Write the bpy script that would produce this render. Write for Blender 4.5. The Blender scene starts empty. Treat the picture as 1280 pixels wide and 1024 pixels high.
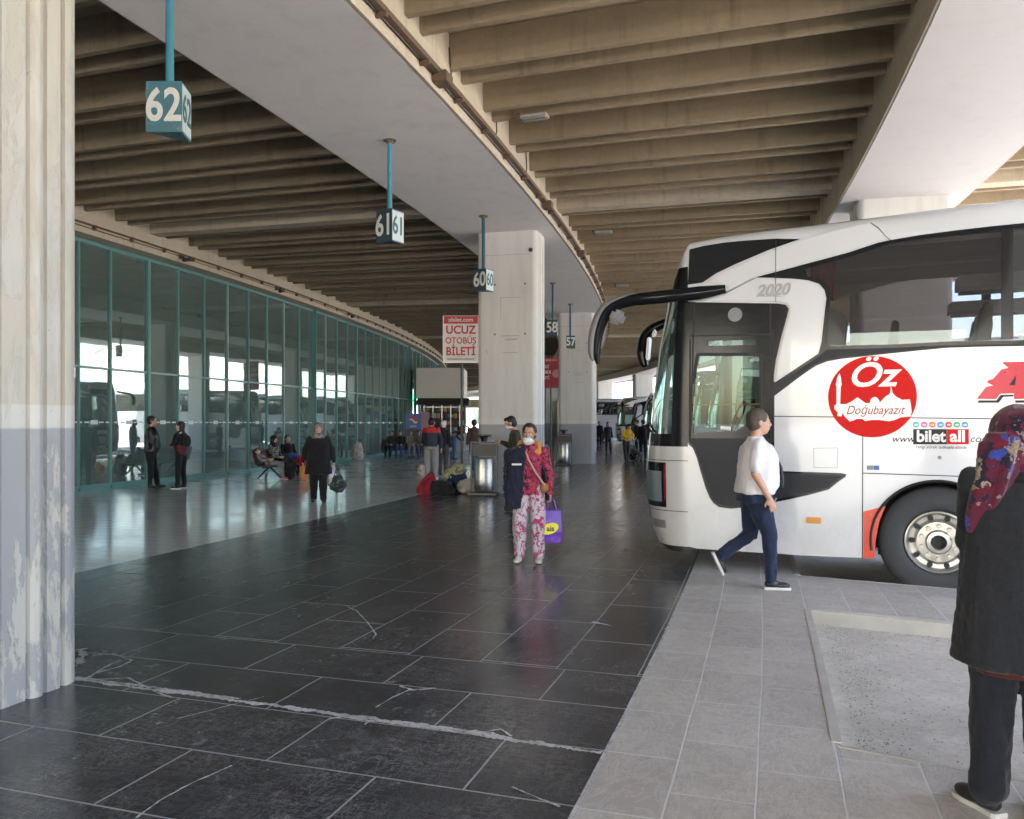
import bpy, bmesh, math, random
from mathutils import Vector, Matrix, Euler
from mathutils.geometry import tessellate_polygon
R_ = math.radians
sc = bpy.context.scene
C = sc.collection
random.seed(7)

# ------------------------------------------------------------------ camera, sky, sun, exposure
cam_d = bpy.data.cameras.new('camera'); cam = bpy.data.objects.new('camera', cam_d); C.objects.link(cam)
cam_d.sensor_width = 36; cam_d.lens = 28.8; cam_d.shift_y = 17/1280
cam_d.clip_start = .05; cam_d.clip_end = 6000
cam.location = (0, 0, 1.6); cam.rotation_euler = (R_(90), 0, 0)
sc.camera = cam
world = bpy.data.worlds.new("World"); sc.world = world; world.use_nodes = True
SUN_EL, SUN_AZ = R_(50), R_(-155)           # azimuth clockwise from +Y
nt = world.node_tree
sky = nt.nodes.new('ShaderNodeTexSky'); sky.sky_type = 'NISHITA'; sky.sun_disc = False
sky.sun_elevation = SUN_EL; sky.sun_rotation = SUN_AZ; sky.air_density = 1.0; sky.dust_density = 3.0
nt.links.new(sky.outputs[0], nt.nodes['Background'].inputs[0]); nt.nodes['Background'].inputs[1].default_value = .15
sun_d = bpy.data.lights.new('sun', 'SUN'); sun = bpy.data.objects.new('sun', sun_d); C.objects.link(sun)
sun_d.energy = 3.6; sun_d.angle = R_(.5); sun_d.color = (1, .925, .83)
sd = Vector((math.sin(SUN_AZ)*math.cos(SUN_EL), math.cos(SUN_AZ)*math.cos(SUN_EL), math.sin(SUN_EL)))
sun.rotation_euler = sd.to_track_quat('Z', 'Y').to_euler()
sc.view_settings.view_transform = 'Standard'; sc.view_settings.look = 'None'
sc.view_settings.exposure = 3.70; sc.view_settings.gamma = 1
sc.render.engine = 'CYCLES'
sc.cycles.use_denoising = True
sc.cycles.max_bounces = 10; sc.cycles.diffuse_bounces = 6; sc.cycles.glossy_bounces = 5
sc.cycles.transparent_max_bounces = 12; sc.cycles.transmission_bounces = 6
sc.cycles.caustics_reflective = False; sc.cycles.caustics_refractive = False
sc.cycles.sample_clamp_indirect = 8

# ------------------------------------------------------------------ plan of the place: rings round a far centre
CX, CY = -165.5, 57.6
def P(r, th, z=0):
    a = R_(th); return Vector((CX + r*math.cos(a), CY + r*math.sin(a), z))
COLS = [-27.2, -22.6, -17.95, -13.12, -8.42, -3.75, .9, 5.55, 10.2, 14.85, 19.5]
ROAD = -.12

# ------------------------------------------------------------------ materials
MATS = {}
def lin(c):
    return tuple((v/12.92 if v <= .04045 else ((v+.055)/1.055)**2.4) for v in [x/255 for x in c])
class N:
    def __init__(s, name):
        m = bpy.data.materials.new(name); m.use_nodes = True
        s.m = m; s.t = m.node_tree; s.b = s.t.nodes['Principled BSDF']; s.out = s.t.nodes['Material Output']
        MATS[name] = m
    def n(s, typ, **kw):
        x = s.t.nodes.new('ShaderNode'+typ)
        for k, v in kw.items():
            if hasattr(x, k) and not k.startswith('i_'): setattr(x, k, v)
        return x
    def l(s, a, b): s.t.links.new(a, b)
    def coord(s, kind='Object'):
        return s.n('TexCoord').outputs[kind]
    def noise(s, scale, detail=4, rough=.55, vec=None, sc3=None, dist=0):
        v = vec or s.coord()
        if sc3:
            mp = s.n('Mapping'); s.l(v, mp.inputs[0]); mp.inputs['Scale'].default_value = sc3; v = mp.outputs[0]
        x = s.n('TexNoise'); x.inputs['Scale'].default_value = scale; x.inputs['Detail'].default_value = detail
        x.inputs['Roughness'].default_value = rough; x.inputs['Distortion'].default_value = dist
        s.l(v, x.inputs['Vector']); return x.outputs['Fac']
    def ramp(s, fac, stops):
        x = s.n('ValToRGB'); e = x.color_ramp.elements
        while len(e) < len(stops): e.new(.5)
        for q, (p, c) in zip(e, stops):
            q.position = p; q.color = (c, c, c, 1) if isinstance(c, (int, float)) else (*c, 1)
        s.l(fac, x.inputs[0]); return x.outputs[0]
    def mix(s, fac, a, b, mode='MIX'):
        x = s.n('Mix', data_type='RGBA', blend_type=mode)
        for i, v in ((0, fac), (6, a), (7, b)):
            if isinstance(v, (int, float)): x.inputs[i].default_value = v if i == 0 else (v, v, v, 1)
            elif isinstance(v, tuple): x.inputs[i].default_value = (*v[:3], 1)
            else: s.l(v, x.inputs[i])
        return x.outputs[2]
    def math(s, op, a, b=0.0, c=None):
        x = s.n('Math', operation=op)
        for i, v in enumerate((a, b, c)):
            if v is None: continue
            if isinstance(v, (int, float)): x.inputs[i].default_value = v
            else: s.l(v, x.inputs[i])
        return x.outputs[0]
    def bump(s, h, strength=.3, dist=.01):
        x = s.n('Bump'); x.inputs['Strength'].default_value = strength; x.inputs['Distance'].default_value = dist
        s.l(h, x.inputs['Height']); s.l(x.outputs[0], s.b.inputs['Normal'])
    def col(s, v):
        if isinstance(v, tuple): s.b.inputs['Base Color'].default_value = (*v, 1)
        else: s.l(v, s.b.inputs['Base Color'])
    def set(s, **k):
        for a, v in k.items():
            i = s.b.inputs[a.replace('_', ' ')]
            if isinstance(v, (int, float, tuple)): i.default_value = v
            else: s.l(v, i)

def simple(name, c, rough=.5, metal=0, var=.12, scale=6, bump=0, bscale=40, spec=.5, coat=0, sheen=0):
    m = N(name)
    f = m.noise(scale, 5, .6)
    a = tuple(min(1, x*(1+var)) for x in c); b = tuple(x*(1-var) for x in c)
    m.col(m.mix(f, b, a)); m.set(Metallic=metal, Specular_IOR_Level=spec, Coat_Weight=coat)
    if sheen: m.set(Sheen_Weight=sheen)
    m.set(Roughness=m.math('ADD', m.math('MULTIPLY', m.noise(scale*3, 3), .16), rough-.08))
    if bump: m.bump(m.noise(bscale, 6, .65), bump, .006)
    return m.m

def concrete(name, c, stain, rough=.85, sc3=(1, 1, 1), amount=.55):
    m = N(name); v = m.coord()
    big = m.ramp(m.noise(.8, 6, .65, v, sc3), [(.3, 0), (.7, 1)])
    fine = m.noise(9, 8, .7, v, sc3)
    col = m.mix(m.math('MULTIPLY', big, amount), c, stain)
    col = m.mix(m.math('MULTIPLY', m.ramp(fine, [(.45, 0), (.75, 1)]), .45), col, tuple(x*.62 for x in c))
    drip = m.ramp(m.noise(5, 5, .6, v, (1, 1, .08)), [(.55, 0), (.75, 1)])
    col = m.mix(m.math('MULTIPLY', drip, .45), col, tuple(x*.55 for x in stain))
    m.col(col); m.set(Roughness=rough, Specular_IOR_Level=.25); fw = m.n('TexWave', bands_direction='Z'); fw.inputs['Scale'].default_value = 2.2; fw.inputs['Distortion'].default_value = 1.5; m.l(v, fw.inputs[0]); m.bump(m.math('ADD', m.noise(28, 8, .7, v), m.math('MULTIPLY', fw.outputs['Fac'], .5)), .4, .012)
    return m.m

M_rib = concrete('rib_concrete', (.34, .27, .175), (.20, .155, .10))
M_ribdk = concrete('shaded_rib_concrete', (.27, .22, .15), (.17, .13, .085))  # rib concrete with the deep hall's shade put into a darker colour
M_ribedge = concrete('cross_beam_concrete', (.50, .43, .33), (.36, .29, .20))
M_beige = concrete('beige_concrete', (.53, .46, .35), (.42, .35, .25), amount=.5)
def paint_soffit(k=1.0):
    m = N('soffit_paint'); v = m.coord()
    a = m.noise(.35, 4, .5, v); b = m.ramp(m.noise(2.2, 8, .7, v), [(.5, 0), (.72, 1)])
    c = m.mix(a, (.76*k, .73*k, .705*k), (.67*k, .645*k, .625*k)); c = m.mix(m.math('MULTIPLY', b, .25), c, (.40, .36, .32))
    cr = m.ramp(m.noise(3, 10, .8, v, None, 1.2), [(.495, 0), (.5, 1), (.505, 0)])
    c = m.mix(m.math('MULTIPLY', cr, .12), c, (.25, .22, .2))
    m.col(c); m.set(Roughness=.7, Specular_IOR_Level=.3); m.bump(m.noise(12, 5, .6, v), .12, .01); return m.m
M_soffit = paint_soffit(); M_soffit_dimmed = paint_soffit(.74)  # second copy: same paint dimmed to offset the strong light under the outer beam

def column_paint(name, peel, top=(.56, .53, .48), low=(.325, .33, .34)):
    m = N(name); v = m.coord()
    g = m.n('NewGeometry').outputs['Position']; sx = m.n('SeparateXYZ'); m.l(g, sx.inputs[0]); z = sx.outputs[2]
    zz = m.math('ADD', z, m.math('MULTIPLY', m.noise(20, 3, .5, v), .012))
    split = m.ramp(m.math('MULTIPLY', zz, .5), [(.787, 0), (.79, 1)])
    band = m.math('MULTIPLY', split, m.ramp(m.math('MULTIPLY', zz, .5), [(.855, 1), (.857, 0)]))
    c = m.mix(split, low, top); c = m.mix(m.math('MULTIPLY', band, .35), c, (.66, .66, .65))
    st = m.noise(4, 7, .7, v, (1, 1, .12)); bl = m.noise(3.6, 9, .74, v, (1, 1, .3), .4)
    c = m.mix(m.math('MULTIPLY', m.ramp(st, [(.45, 0), (.7, 1)]), .28), c, (.33, .30, .25))
    pm = m.ramp(bl, [(peel, 0), (peel+.025, 1)])
    c2 = m.mix(m.noise(7, 8, .7, v, (1, 1, .3)), (.40, .37, .32), (.52, .49, .43))
    c = m.mix(m.math('MULTIPLY', pm, .85), c, c2)
    sp = m.ramp(m.noise(14, 6, .7, v), [(.66, 0), (.7, 1)]); c = m.mix(m.math('MULTIPLY', sp, .5), c, (.22, .2, .17))
    m.col(c); m.set(Roughness=.72, Specular_IOR_Level=.3)
    h = m.math('SUBTRACT', m.math('MULTIPLY', m.noise(25, 7, .7, v), .35), pm); m.bump(h, .45, .012); return m.m
M_col_worn = column_paint('peeling_column_paint', .49, top=(.46, .415, .34), low=(.30, .297, .292))
M_col = column_paint('column_paint', .64, top=(.58, .56, .52))

def floor_mat(name, base, dark, joint, bw, rh, rough, jamt, worn, xo=0.0, scr=.85, mort=.012, bs=.05, wvs=.04, rv=.2):
    """stamped / tiled paving laid in running bond, on a UV of arc length and radius in metres"""
    m = N(name); uv = m.n('UVMap').outputs[0]; uv.node.uv_map = 'UVMap'
    wob = m.noise(1.7, 3, .6, uv); wobv = m.n('VectorMath', operation='ADD'); m.l(uv, wobv.inputs[0])
    cmb = m.n('CombineXYZ'); m.l(m.math('MULTIPLY', wob, .018), cmb.inputs[0]); m.l(m.math('MULTIPLY', m.noise(1.3, 3, .6, uv), .018), cmb.inputs[1])
    m.l(cmb.outputs[0], wobv.inputs[1])
    br = m.n('TexBrick'); br.offset = .42; br.squash = 1; m.l(wobv.outputs[0], br.inputs[0])
    br.inputs['Scale'].default_value = 1; br.inputs['Brick Width'].default_value = bw; br.inputs['Row Height'].default_value = rh
    br.inputs['Mortar Size'].default_value = mort*.5; br.inputs['Mortar Smooth'].default_value = .35
    br.inputs['Color1'].default_value = (*base, 1); br.inputs['Color2'].default_value = (*dark, 1); br.inputs['Mortar'].default_value = (*joint, 1)
    fac = br.outputs['Fac']
    n1 = m.noise(1.1, 7, .7, uv); n2 = m.noise(7, 9, .75, uv)
    c = m.mix(m.ramp(n1, [(.35, 0), (.7, 1)]), base, dark)
    br2 = m.mix(.5, br.outputs['Color'], c)
    body = m.mix(m.math('MULTIPLY', m.ramp(n2, [(.5, 0), (.8, 1)]), .6), br2, worn)
    jf = m.math('MULTIPLY', fac, m.ramp(m.noise(3.1, 5, .6, uv), [(.25, .45), (.5, 1)]))
    # stamped slate ripples and scratches inside each tile
    wv = m.n('TexWave'); wv.inputs['Scale'].default_value = 1.3; wv.inputs['Distortion'].default_value = 9; wv.inputs['Detail'].default_value = 6
    wv.inputs['Detail Scale'].default_value = 1.6; m.l(uv, wv.inputs[0])
    s1 = m.ramp(m.noise(2.4, 9, .75, uv, (1, 5, 1), 1.5), [(.490, 0), (.5, 1), (.511, 0)])
    s2 = m.ramp(m.noise(3.5, 9, .7, uv, (3.5, 1, 1), 2.2), [(.489, 0), (.5, 1), (.510, 0)])
    vo = m.n('TexVoronoi', feature='DISTANCE_TO_EDGE'); vo.inputs['Scale'].default_value = 1.6; m.l(wobv.outputs[0], vo.inputs['Vector'])
    gate = m.ramp(m.noise(.9, 4, .6, uv), [(.42, .12), (.60, 1)])
    if scr >= 1:
        vein = m.ramp(m.noise(1.9, 10, .72, uv, (1, 2.2, 1), 3.0), [(.47, 0), (.5, 1), (.53, 0)]); dk = m.ramp(m.noise(5.5, 9, .75, uv, (1.6, 1, 1), 1.0), [(.44, 0), (.60, 1)])
        body = m.mix(m.math('MULTIPLY', dk, .5), body, dark); body = m.mix(m.math('MULTIPLY', vein, .45), body, joint)
    scrat = m.math('MULTIPLY', m.math('MAXIMUM', s1, s2), m.math('MULTIPLY', gate, scr))
    body = m.mix(scrat, body, joint)
    spk = m.ramp(m.noise(75, 3, .8, uv), [(.60, 0), (.70, 1)]); spg = m.ramp(m.noise(2.2, 5, .7, uv), [(.45, .1), (.62, 1)])
    body = m.mix(m.math('MULTIPLY', m.math('MULTIPLY', spk, spg), .35*scr), body, worn)
    body = m.mix(m.math('MULTIPLY', m.math('MULTIPLY', spk, m.ramp(m.noise(5, 6, .7, uv), [(.55, 0), (.68, 1)])), .5*scr), body, joint)
    c = m.mix(m.math('MULTIPLY', jf, jamt), body, joint)
    m.col(c)
    r = m.math('ADD', m.math('MULTIPLY', m.ramp(n2, [(.3, 0), (.8, 1)]), rv), rough)
    r = m.math('ADD', r, m.math('MULTIPLY', fac, .3)); r = m.math('ADD', r, m.math('MULTIPLY', m.ramp(n1, [(.4, 0), (.65, 1)]), .08))
    m.set(Roughness=r, Specular_IOR_Level=.55)
    h = m.math('SUBTRACT', m.math('ADD', m.math('MULTIPLY', wv.outputs['Fac'], wvs), m.math('MULTIPLY', n2, .45)), m.math('MULTIPLY', fac, .8))
    m.bump(h, bs, .006); return m.m
M_dark = floor_mat('dark_stamped_paving', (.052, .056, .062), (.033, .036, .041), (.36, .355, .345), 1.0, .60, .10, .65, (.115, .114, .112), mort=.012)
M_hall = floor_mat('grey_hall_tiles', (.62, .615, .60), (.54, .535, .52), (.68, .67, .66), .6, .3, .09, .5, (.58, .57, .56), scr=.1, mort=.008, bs=.004, wvs=0, rv=.05)
M_grey = floor_mat('grey_stamped_paving', (.54, .495, .435), (.34, .31, .275), (.60, .59, .57), .62, .36, .50, .9, (.34, .32, .30), scr=1.0, mort=.011, bs=.6, wvs=.3)

def rough_concrete():
    m = N('rough_bay_concrete'); v = m.coord()
    a = m.noise(2.6, 9, .78, v); b = m.noise(30, 8, .8, v); peb = m.n('TexVoronoi'); peb.inputs['Scale'].default_value = 55; m.l(v, peb.inputs['Vector'])
    c = m.mix(m.ramp(a, [(.35, 0), (.65, 1)]), (.66, .61, .54), (.48, .44, .385))
    pe = m.math('MULTIPLY', m.ramp(peb.outputs['Distance'], [(.12, 1), (.3, 0)]), m.ramp(m.noise(2.1, 5, .6, v), [(.5, 0), (.66, 1)]))
    c = m.mix(m.math('MULTIPLY', pe, .4), c, (.20, .18, .155)); c = m.mix(m.ramp(b, [(.5, 0), (.7, .8)]), c, (.30, .28, .25))
    m.col(c); m.set(Roughness=.9, Specular_IOR_Level=.2); m.bump(m.math('ADD', b, m.math('MULTIPLY', pe, .6)), .6, .015); return m.m
M_bay = rough_concrete()
M_asph = simple('yard_asphalt', (.17, .165, .16), .85, var=.25, scale=.4, bump=.3)
M_yard = simple('pale_yard_concrete', (.40, .39, .375), .85, var=.12, scale=.15, bump=.2)
M_kerb = simple('kerb_concrete', (.46, .43, .385), .8, var=.25, scale=5, bump=.4)
def filler():
    m = N('broken_joint_filler'); v = m.coord(); f = m.ramp(m.noise(38, 6, .8, v), [(.33, 0), (.50, 1)]); g = m.ramp(m.noise(7, 5, .7, v), [(.3, .5), (.55, 1)])
    m.col(m.mix(m.math('MULTIPLY', f, g), (.045, .046, .05), (.55, .545, .53))); m.set(Roughness=.8); m.bump(f, .3, .004); return m.m
M_dust = filler()
M_teal = simple('teal_frame_paint', (.11, .27, .245), .35, var=.15)
M_tealpale = simple('pale_teal_frame_paint', (.27, .38, .36), .4, var=.15)
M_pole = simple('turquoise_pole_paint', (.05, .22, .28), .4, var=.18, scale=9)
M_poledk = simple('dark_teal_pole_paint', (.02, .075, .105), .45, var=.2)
M_rust = simple('rusty_pipe', (.13, .085, .05), .7, var=.4, scale=14, bump=.3)
M_blackm = simple('black_metal', (.016, .016, .018), .4, var=.3)
M_steel = simple('brushed_steel', (.42, .42, .41), .36, 1, var=.2, scale=14)
M_white = simple('white_plastic', (.72, .72, .70), .4, var=.05)
M_black = simple('black_plastic', (.012, .012, .014), .35, var=.2)
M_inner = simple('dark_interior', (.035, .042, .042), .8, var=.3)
M_innerw = simple('interior_wall', (.34, .35, .34), .7, var=.2)
M_signw = simple('sign_white', (.62, .62, .56), .5, var=.15, scale=20)
M_red = simple('sign_red', (.48, .025, .03), .45, var=.08)
M_bldg = simple('white_building_render', (.62, .60, .57), .8, var=.08, scale=.5)
M_bwin = simple('building_window', (.30, .33, .36), .15, var=.3)
M_green = simple('green_sign', (.05, .42, .25), .5)

def glass_mat(name, tint, alpha, rough=.02, spec=.9, face=(.01, .03, .028)):
    """tinted pane: part reflection by fresnel, part straight-through tint, over a little body colour"""
    m = N(name)
    t = m.n('BsdfTransparent'); t.inputs[0].default_value = (*tint, 1)
    g = m.n('BsdfGlossy'); g.inputs['Roughness'].default_value = rough; g.inputs[0].default_value = (.80, .93, .89, 1)
    d = m.n('BsdfDiffuse'); d.inputs[0].default_value = (*face, 1)
    fr = m.n('Fresnel'); fr.inputs[0].default_value = 1.0 + spec
    mx0 = m.n('MixShader'); mx0.inputs[0].default_value = alpha; m.l(t.outputs[0], mx0.inputs[1]); m.l(d.outputs[0], mx0.inputs[2])
    mx = m.n('MixShader'); m.l(fr.outputs[0], mx.inputs[0]); m.l(mx0.outputs[0], mx.inputs[1]); m.l(g.outputs[0], mx.inputs[2])
    m.l(mx.outputs[0], m.out.inputs[0]); return m
_g = glass_mat('facade_glass', (.44, .57, .53), .42, .018, 1.9, (.25, .35, .32))
bn = _g.n('Bump'); bn.inputs['Strength'].default_value = .05; bn.inputs['Distance'].default_value = .02
_g.l(_g.noise(.9, 2, .5), bn.inputs['Height'])
for nd in _g.t.nodes:
    if nd.type == 'BSDF_GLOSSY': _g.l(bn.outputs[0], nd.inputs['Normal'])
M_glass = _g.m

# ------------------------------------------------------------------ mesh helpers
class MB:
    def __init__(s): s.v = []; s.f = []; s.uv = None
    def add(s, vs, fs):
        o = len(s.v); s.v += [Vector(p) for p in vs]; s.f += [tuple(i+o for i in f) for f in fs]; return s
    def box(s, c, size, rz=0, M=None):
        hx, hy, hz = (q/2 for q in size); mt = M or (Matrix.Translation(c) @ Matrix.Rotation(rz, 4, 'Z'))
        vs = [mt @ Vector((x*hx, y*hy, z*hz)) for x in (-1, 1) for y in (-1, 1) for z in (-1, 1)]
        return s.add(vs, [(0, 1, 3, 2), (4, 6, 7, 5), (0, 4, 5, 1), (2, 3, 7, 6), (0, 2, 6, 4), (1, 5, 7, 3)])
    def tube(s, pts, r, n=8, cap=True):
        pts = [Vector(p) for p in pts]; rs = r if isinstance(r, (list, tuple)) else [r]*len(pts)
        rings = []; up = None
        for i, p in enumerate(pts):
            d = (pts[min(i+1, len(pts)-1)] - pts[max(i-1, 0)]).normalized()
            if up is None: up = Vector((0, 0, 1)) if abs(d.z) < .9 else Vector((1, 0, 0))
            a = d.cross(up).normalized(); up = a.cross(d).normalized()
            rings.append([p + (a*math.cos(2*math.pi*k/n) + up*math.sin(2*math.pi*k/n))*rs[i] for k in range(n)])
        o = len(s.v)
        for rr in rings: s.v += rr
        for i in range(len(rings)-1):
            for k in range(n):
                k2 = (k+1) % n; s.f.append((o+i*n+k, o+i*n+k2, o+(i+1)*n+k2, o+(i+1)*n+k))
        if cap:
            s.f.append(tuple(o+k for k in range(n-1, -1, -1))); s.f.append(tuple(o+(len(rings)-1)*n+k for k in range(n)))
        return s
    def cyl(s, p0, p1, r0, r1=None, n=16): return s.tube([p0, p1], [r0, r1 if r1 is not None else r0], n)
    def ell(s, c, rad, M=None, nu=16, nv=10):
        vs = [];
        for j in range(nv+1):
            ph = math.pi*j/nv
            for i in range(nu):
                t = 2*math.pi*i/nu; p = Vector((rad[0]*math.sin(ph)*math.cos(t), rad[1]*math.sin(ph)*math.sin(t), rad[2]*math.cos(ph)))
                if M: p = M @ p
                vs.append(p + Vector(c))
        fs = [(j*nu+i, (j+1)*nu+i, (j+1)*nu+(i+1) % nu, j*nu+(i+1) % nu) for j in range(nv) for i in range(nu)]
        return s.add(vs, fs)
    def loft(s, rings, close=True, cap=True):
        n = len(rings[0]); o = len(s.v)
        for r in rings: s.v += [Vector(p) for p in r]
        for i in range(len(rings)-1):
            for k in range(n if close else n-1):
                k2 = (k+1) % n; s.f.append((o+i*n+k, o+i*n+k2, o+(i+1)*n+k2, o+(i+1)*n+k))
        if cap: s.f.append(tuple(o+k for k in range(n-1, -1, -1))); s.f.append(tuple(o+(len(rings)-1)*n+k for k in range(n)))
        return s
    def prism(s, poly, fn, d0, d1):
        """poly: 2-D outline (no holes); fn(a,b,d) -> point"""
        n = len(poly); o = len(s.v)
        s.v += [Vector(fn(a, b, d0)) for a, b in poly] + [Vector(fn(a, b, d1)) for a, b in poly]
        tris = tessellate_polygon([[Vector((a, b, 0)) for a, b in poly]])
        for t in tris: s.f.append(tuple(o+i for i in t)); s.f.append(tuple(o+n+i for i in reversed(t)))
        for i in range(n): j = (i+1) % n; s.f.append((o+i, o+j, o+n+j, o+n+i))
        return s
    def build(s, name, mat, parent=None, smooth=False, bevel=0, recalc=True):
        me = bpy.data.meshes.new(name); me.from_pydata([tuple(v) for v in s.v], [], s.f); me.update()
        if recalc or bevel:
            bm = bmesh.new(); bm.from_mesh(me)
            bmesh.ops.remove_doubles(bm, verts=bm.verts, dist=1e-5)
            bmesh.ops.recalc_face_normals(bm, faces=bm.faces)
            if bevel: bmesh.ops.bevel(bm, geom=[e for e in bm.edges if len(e.link_faces) == 2 and e.calc_face_angle(0) > .6], offset=bevel, segments=2, affect='EDGES')
            bm.to_mesh(me); bm.free()
        if smooth:
            for p in me.polygons: p.use_smooth = True
            try: me.set_sharp_from_angle(angle=R_(38))
            except Exception: pass
        me.materials.append(mat)
        o = bpy.data.objects.new(name, me); C.objects.link(o)
        if parent: o.parent = parent
        return o
def empty(name, loc=(0, 0, 0), rz=0):
    o = bpy.data.objects.new(name, None); C.objects.link(o); o.location = loc; o.rotation_euler = (0, 0, rz); o.empty_display_size = .2; return o
def tag(o, label=None, cat=None, group=None, kind=None):
    if label: o['label'] = label
    if cat: o['category'] = cat
    if group: o['group'] = group
    if kind: o['kind'] = kind
    return o
def copy_tree(o, parent=None):
    c = o.copy(); C.objects.link(c); c.parent = parent
    for k in ('label', 'category', 'group'):
        pass
    for ch in list(o.children): copy_tree(ch, c)
    return c
def text_mesh(s, size, depth=.002, shear=0, offset=0, align='CENTER', sx=1):
    cu = bpy.data.curves.new('t', 'FONT'); cu.body = s; cu.size = size; cu.extrude = depth; cu.shear = shear; cu.offset = offset
    cu.align_x = align; cu.align_y = 'CENTER'; cu.resolution_u = 4
    ob = bpy.data.objects.new('t', cu); C.objects.link(ob)
    me = bpy.data.meshes.new_from_object(ob.evaluated_get(bpy.context.evaluated_depsgraph_get()))
    bpy.data.objects.remove(ob); bpy.data.curves.remove(cu)
    if sx != 1: me.transform(Matrix.Scale(sx, 4, (1, 0, 0)))
    return me
def text(name, s, size, mat, parent, M, **k):
    me = text_mesh(s, size, **k); me.transform(M); me.materials.clear(); me.materials.append(mat)
    o = bpy.data.objects.new(name, me); C.objects.link(o); o.parent = parent; return o

def arc_slab(r0, r1, t0, t1, z0, z1, step=.5):
    """a solid ring segment"""
    m = MB(); n = max(1, int(round((t1-t0)/step))); rings = []
    for i in range(n+1):
        t = t0 + (t1-t0)*i/n; rings.append([P(r0, t, z0), P(r1, t, z0), P(r1, t, z1), P(r0, t, z1)])
    return m.loft(rings)
def polar_uv(o, ref=171.0, swap=False):
    me = o.data; uv = me.uv_layers.new(name='UVMap')
    for lp in me.loops:
        p = o.matrix_world @ me.vertices[lp.vertex_index].co if not o.parent else me.vertices[lp.vertex_index].co
        r = math.hypot(p.x-CX, p.y-CY); a = math.atan2(p.y-CY, p.x-CX)
        uv.data[lp.index].uv = (a*ref, r - 174.4) if swap else (r, a*ref)       # u across (radius), v along the arc

# ------------------------------------------------------------------ the setting: ground, floors, kerbs, parking bays
T0, T1 = -32, 30
TR0 = -29.5                      # unseen canopy end, set some thirty metres behind the camera to let light in
g = MB()
g.add([(-900, -900, ROAD-.004), (1600, -900, ROAD-.004), (1600, 1800, ROAD-.004), (-900, 1800, ROAD-.004)], [(0, 1, 2, 3)])
tag(g.build('ground', M_yard), kind='structure')
tag(arc_slab(175.3, 192, T0, T1, ROAD-.3, ROAD).build('road', M_bay), kind='structure')
o = arc_slab(140, 168.1, T0, T1, -.3, 0).build('hall_floor', M_hall); polar_uv(o); tag(o, kind='structure')
_f1 = arc_slab(168.1, 174.4, T0, -17.495, -.3, 0); _f2 = arc_slab(168.1, 174.4, -17.495, T1, -.3, 0); _f1.add(_f2.v, _f2.f)
o = _f1.build('floor', M_dark)
uvl = o.data.uv_layers.new(name='UVMap')        # rows run across the platform near the column, along it further on
for pg in o.data.polygons:
    c_ = sum((o.data.vertices[i].co for i in pg.vertices), Vector())/len(pg.vertices); far_ = math.degrees(math.atan2(c_.y-CY, c_.x-CX)) > -17.495
    for li in pg.loop_indices:
        p_ = o.data.vertices[o.data.loops[li].vertex_index].co; r_ = math.hypot(p_.x-CX, p_.y-CY); a_ = math.atan2(p_.y-CY, p_.x-CX)*171
        uvl.data[li].uv = (a_*.83 + .3, (r_-172.78)*.6/.53) if far_ else (r_-171.9, a_+53.41)
tag(o, kind='structure')
# grey edge strip and the fingers of paving between the parking bays, laid at an angle to the edge
BAY_DIR = Vector((math.cos(R_(-28.5)), math.sin(R_(-28.5)), 0))
PITCH = 1.55
pv = arc_slab(174.4, 175.49, T0, T1, -.3, 0)
k = -9; fingers = []
while -17.72 + PITCH*k < 24:
    a0, a1 = -16.73 + PITCH*k, -16.73 + PITCH*k + .52      # a paved finger starts where one pit ends
    rot = Matrix.Rotation(R_(a0+16.6), 3, 'Z'); d = rot @ BAY_DIR
    p0, p1 = P(175.49, a0), P(175.49, a1)
    q = [p0, p1, p1 + d*9.5, p0 + d*9.5]
    pv.add([(v.x, v.y, -.3) for v in q] + [(v.x, v.y, 0) for v in q], [(0, 1, 2, 3), (4, 5, 6, 7), (0, 1, 5, 4), (1, 2, 6, 5), (2, 3, 7, 6), (3, 0, 4, 7)])
    fingers.append((k, a0, a1, d)); k += 1
o = pv.build('pavement', M_grey); polar_uv(o, 175.5, True); tag(o, kind='structure')
# thin pale kerb line between dark floor and grey pavement, and the broad crack filler across the dark floor
def strip(pts, w, z, jit=0, seed=1, mat=M_dust, name='joint_filler', step=.05):
    rnd = random.Random(seed); m = MB(); L = []
    for a, b in zip(pts, pts[1:]):
        a, b = Vector(a), Vector(b); n = max(1, int((b-a).length/step))
        for i in range(n): L.append(a.lerp(b, i/n))
    L.append(Vector(pts[-1])); vs = []; wl = wr = w/2
    for i, p in enumerate(L):
        d = (L[min(i+1, len(L)-1)]-L[max(0, i-1)]).normalized(); nrm = Vector((-d.y, d.x, 0))
        wl = max(.15*w, wl + rnd.uniform(-jit, jit)*w*.6 + (w/2-wl)*.25); wr = max(.15*w, wr + rnd.uniform(-jit, jit)*w*.6 + (w/2-wr)*.25)
        vs += [(*(p+nrm*wl).xy, z), (*(p-nrm*wr).xy, z)]
    fs = [(2*i, 2*i+1, 2*i+3, 2*i+2) for i in range(len(L)-1)]
    m.add(vs, fs); return m
kl = strip([P(174.4, T0 + .25*i) for i in range(int((T1-T0)/.25)+1)], .018, .0020, .12, 3, step=.3)
cr = strip([P(168.9, -17.95+.33), P(170, -17.93+.2), P(171.5, -17.86), P(172.8, -18.02), P(174.39, -18.08)], .035, .006, .6, 4, step=.02)
def floor_px(px, py):
    Y = 1638.4/(py-529); return Vector(((px-640)/1024*Y, Y, 0))
cr = strip([floor_px(62, 845), floor_px(180, 861), floor_px(400, 890), floor_px(560, 912), floor_px(752, 942)], .034, .0025, .5, 4, step=.012)
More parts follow.
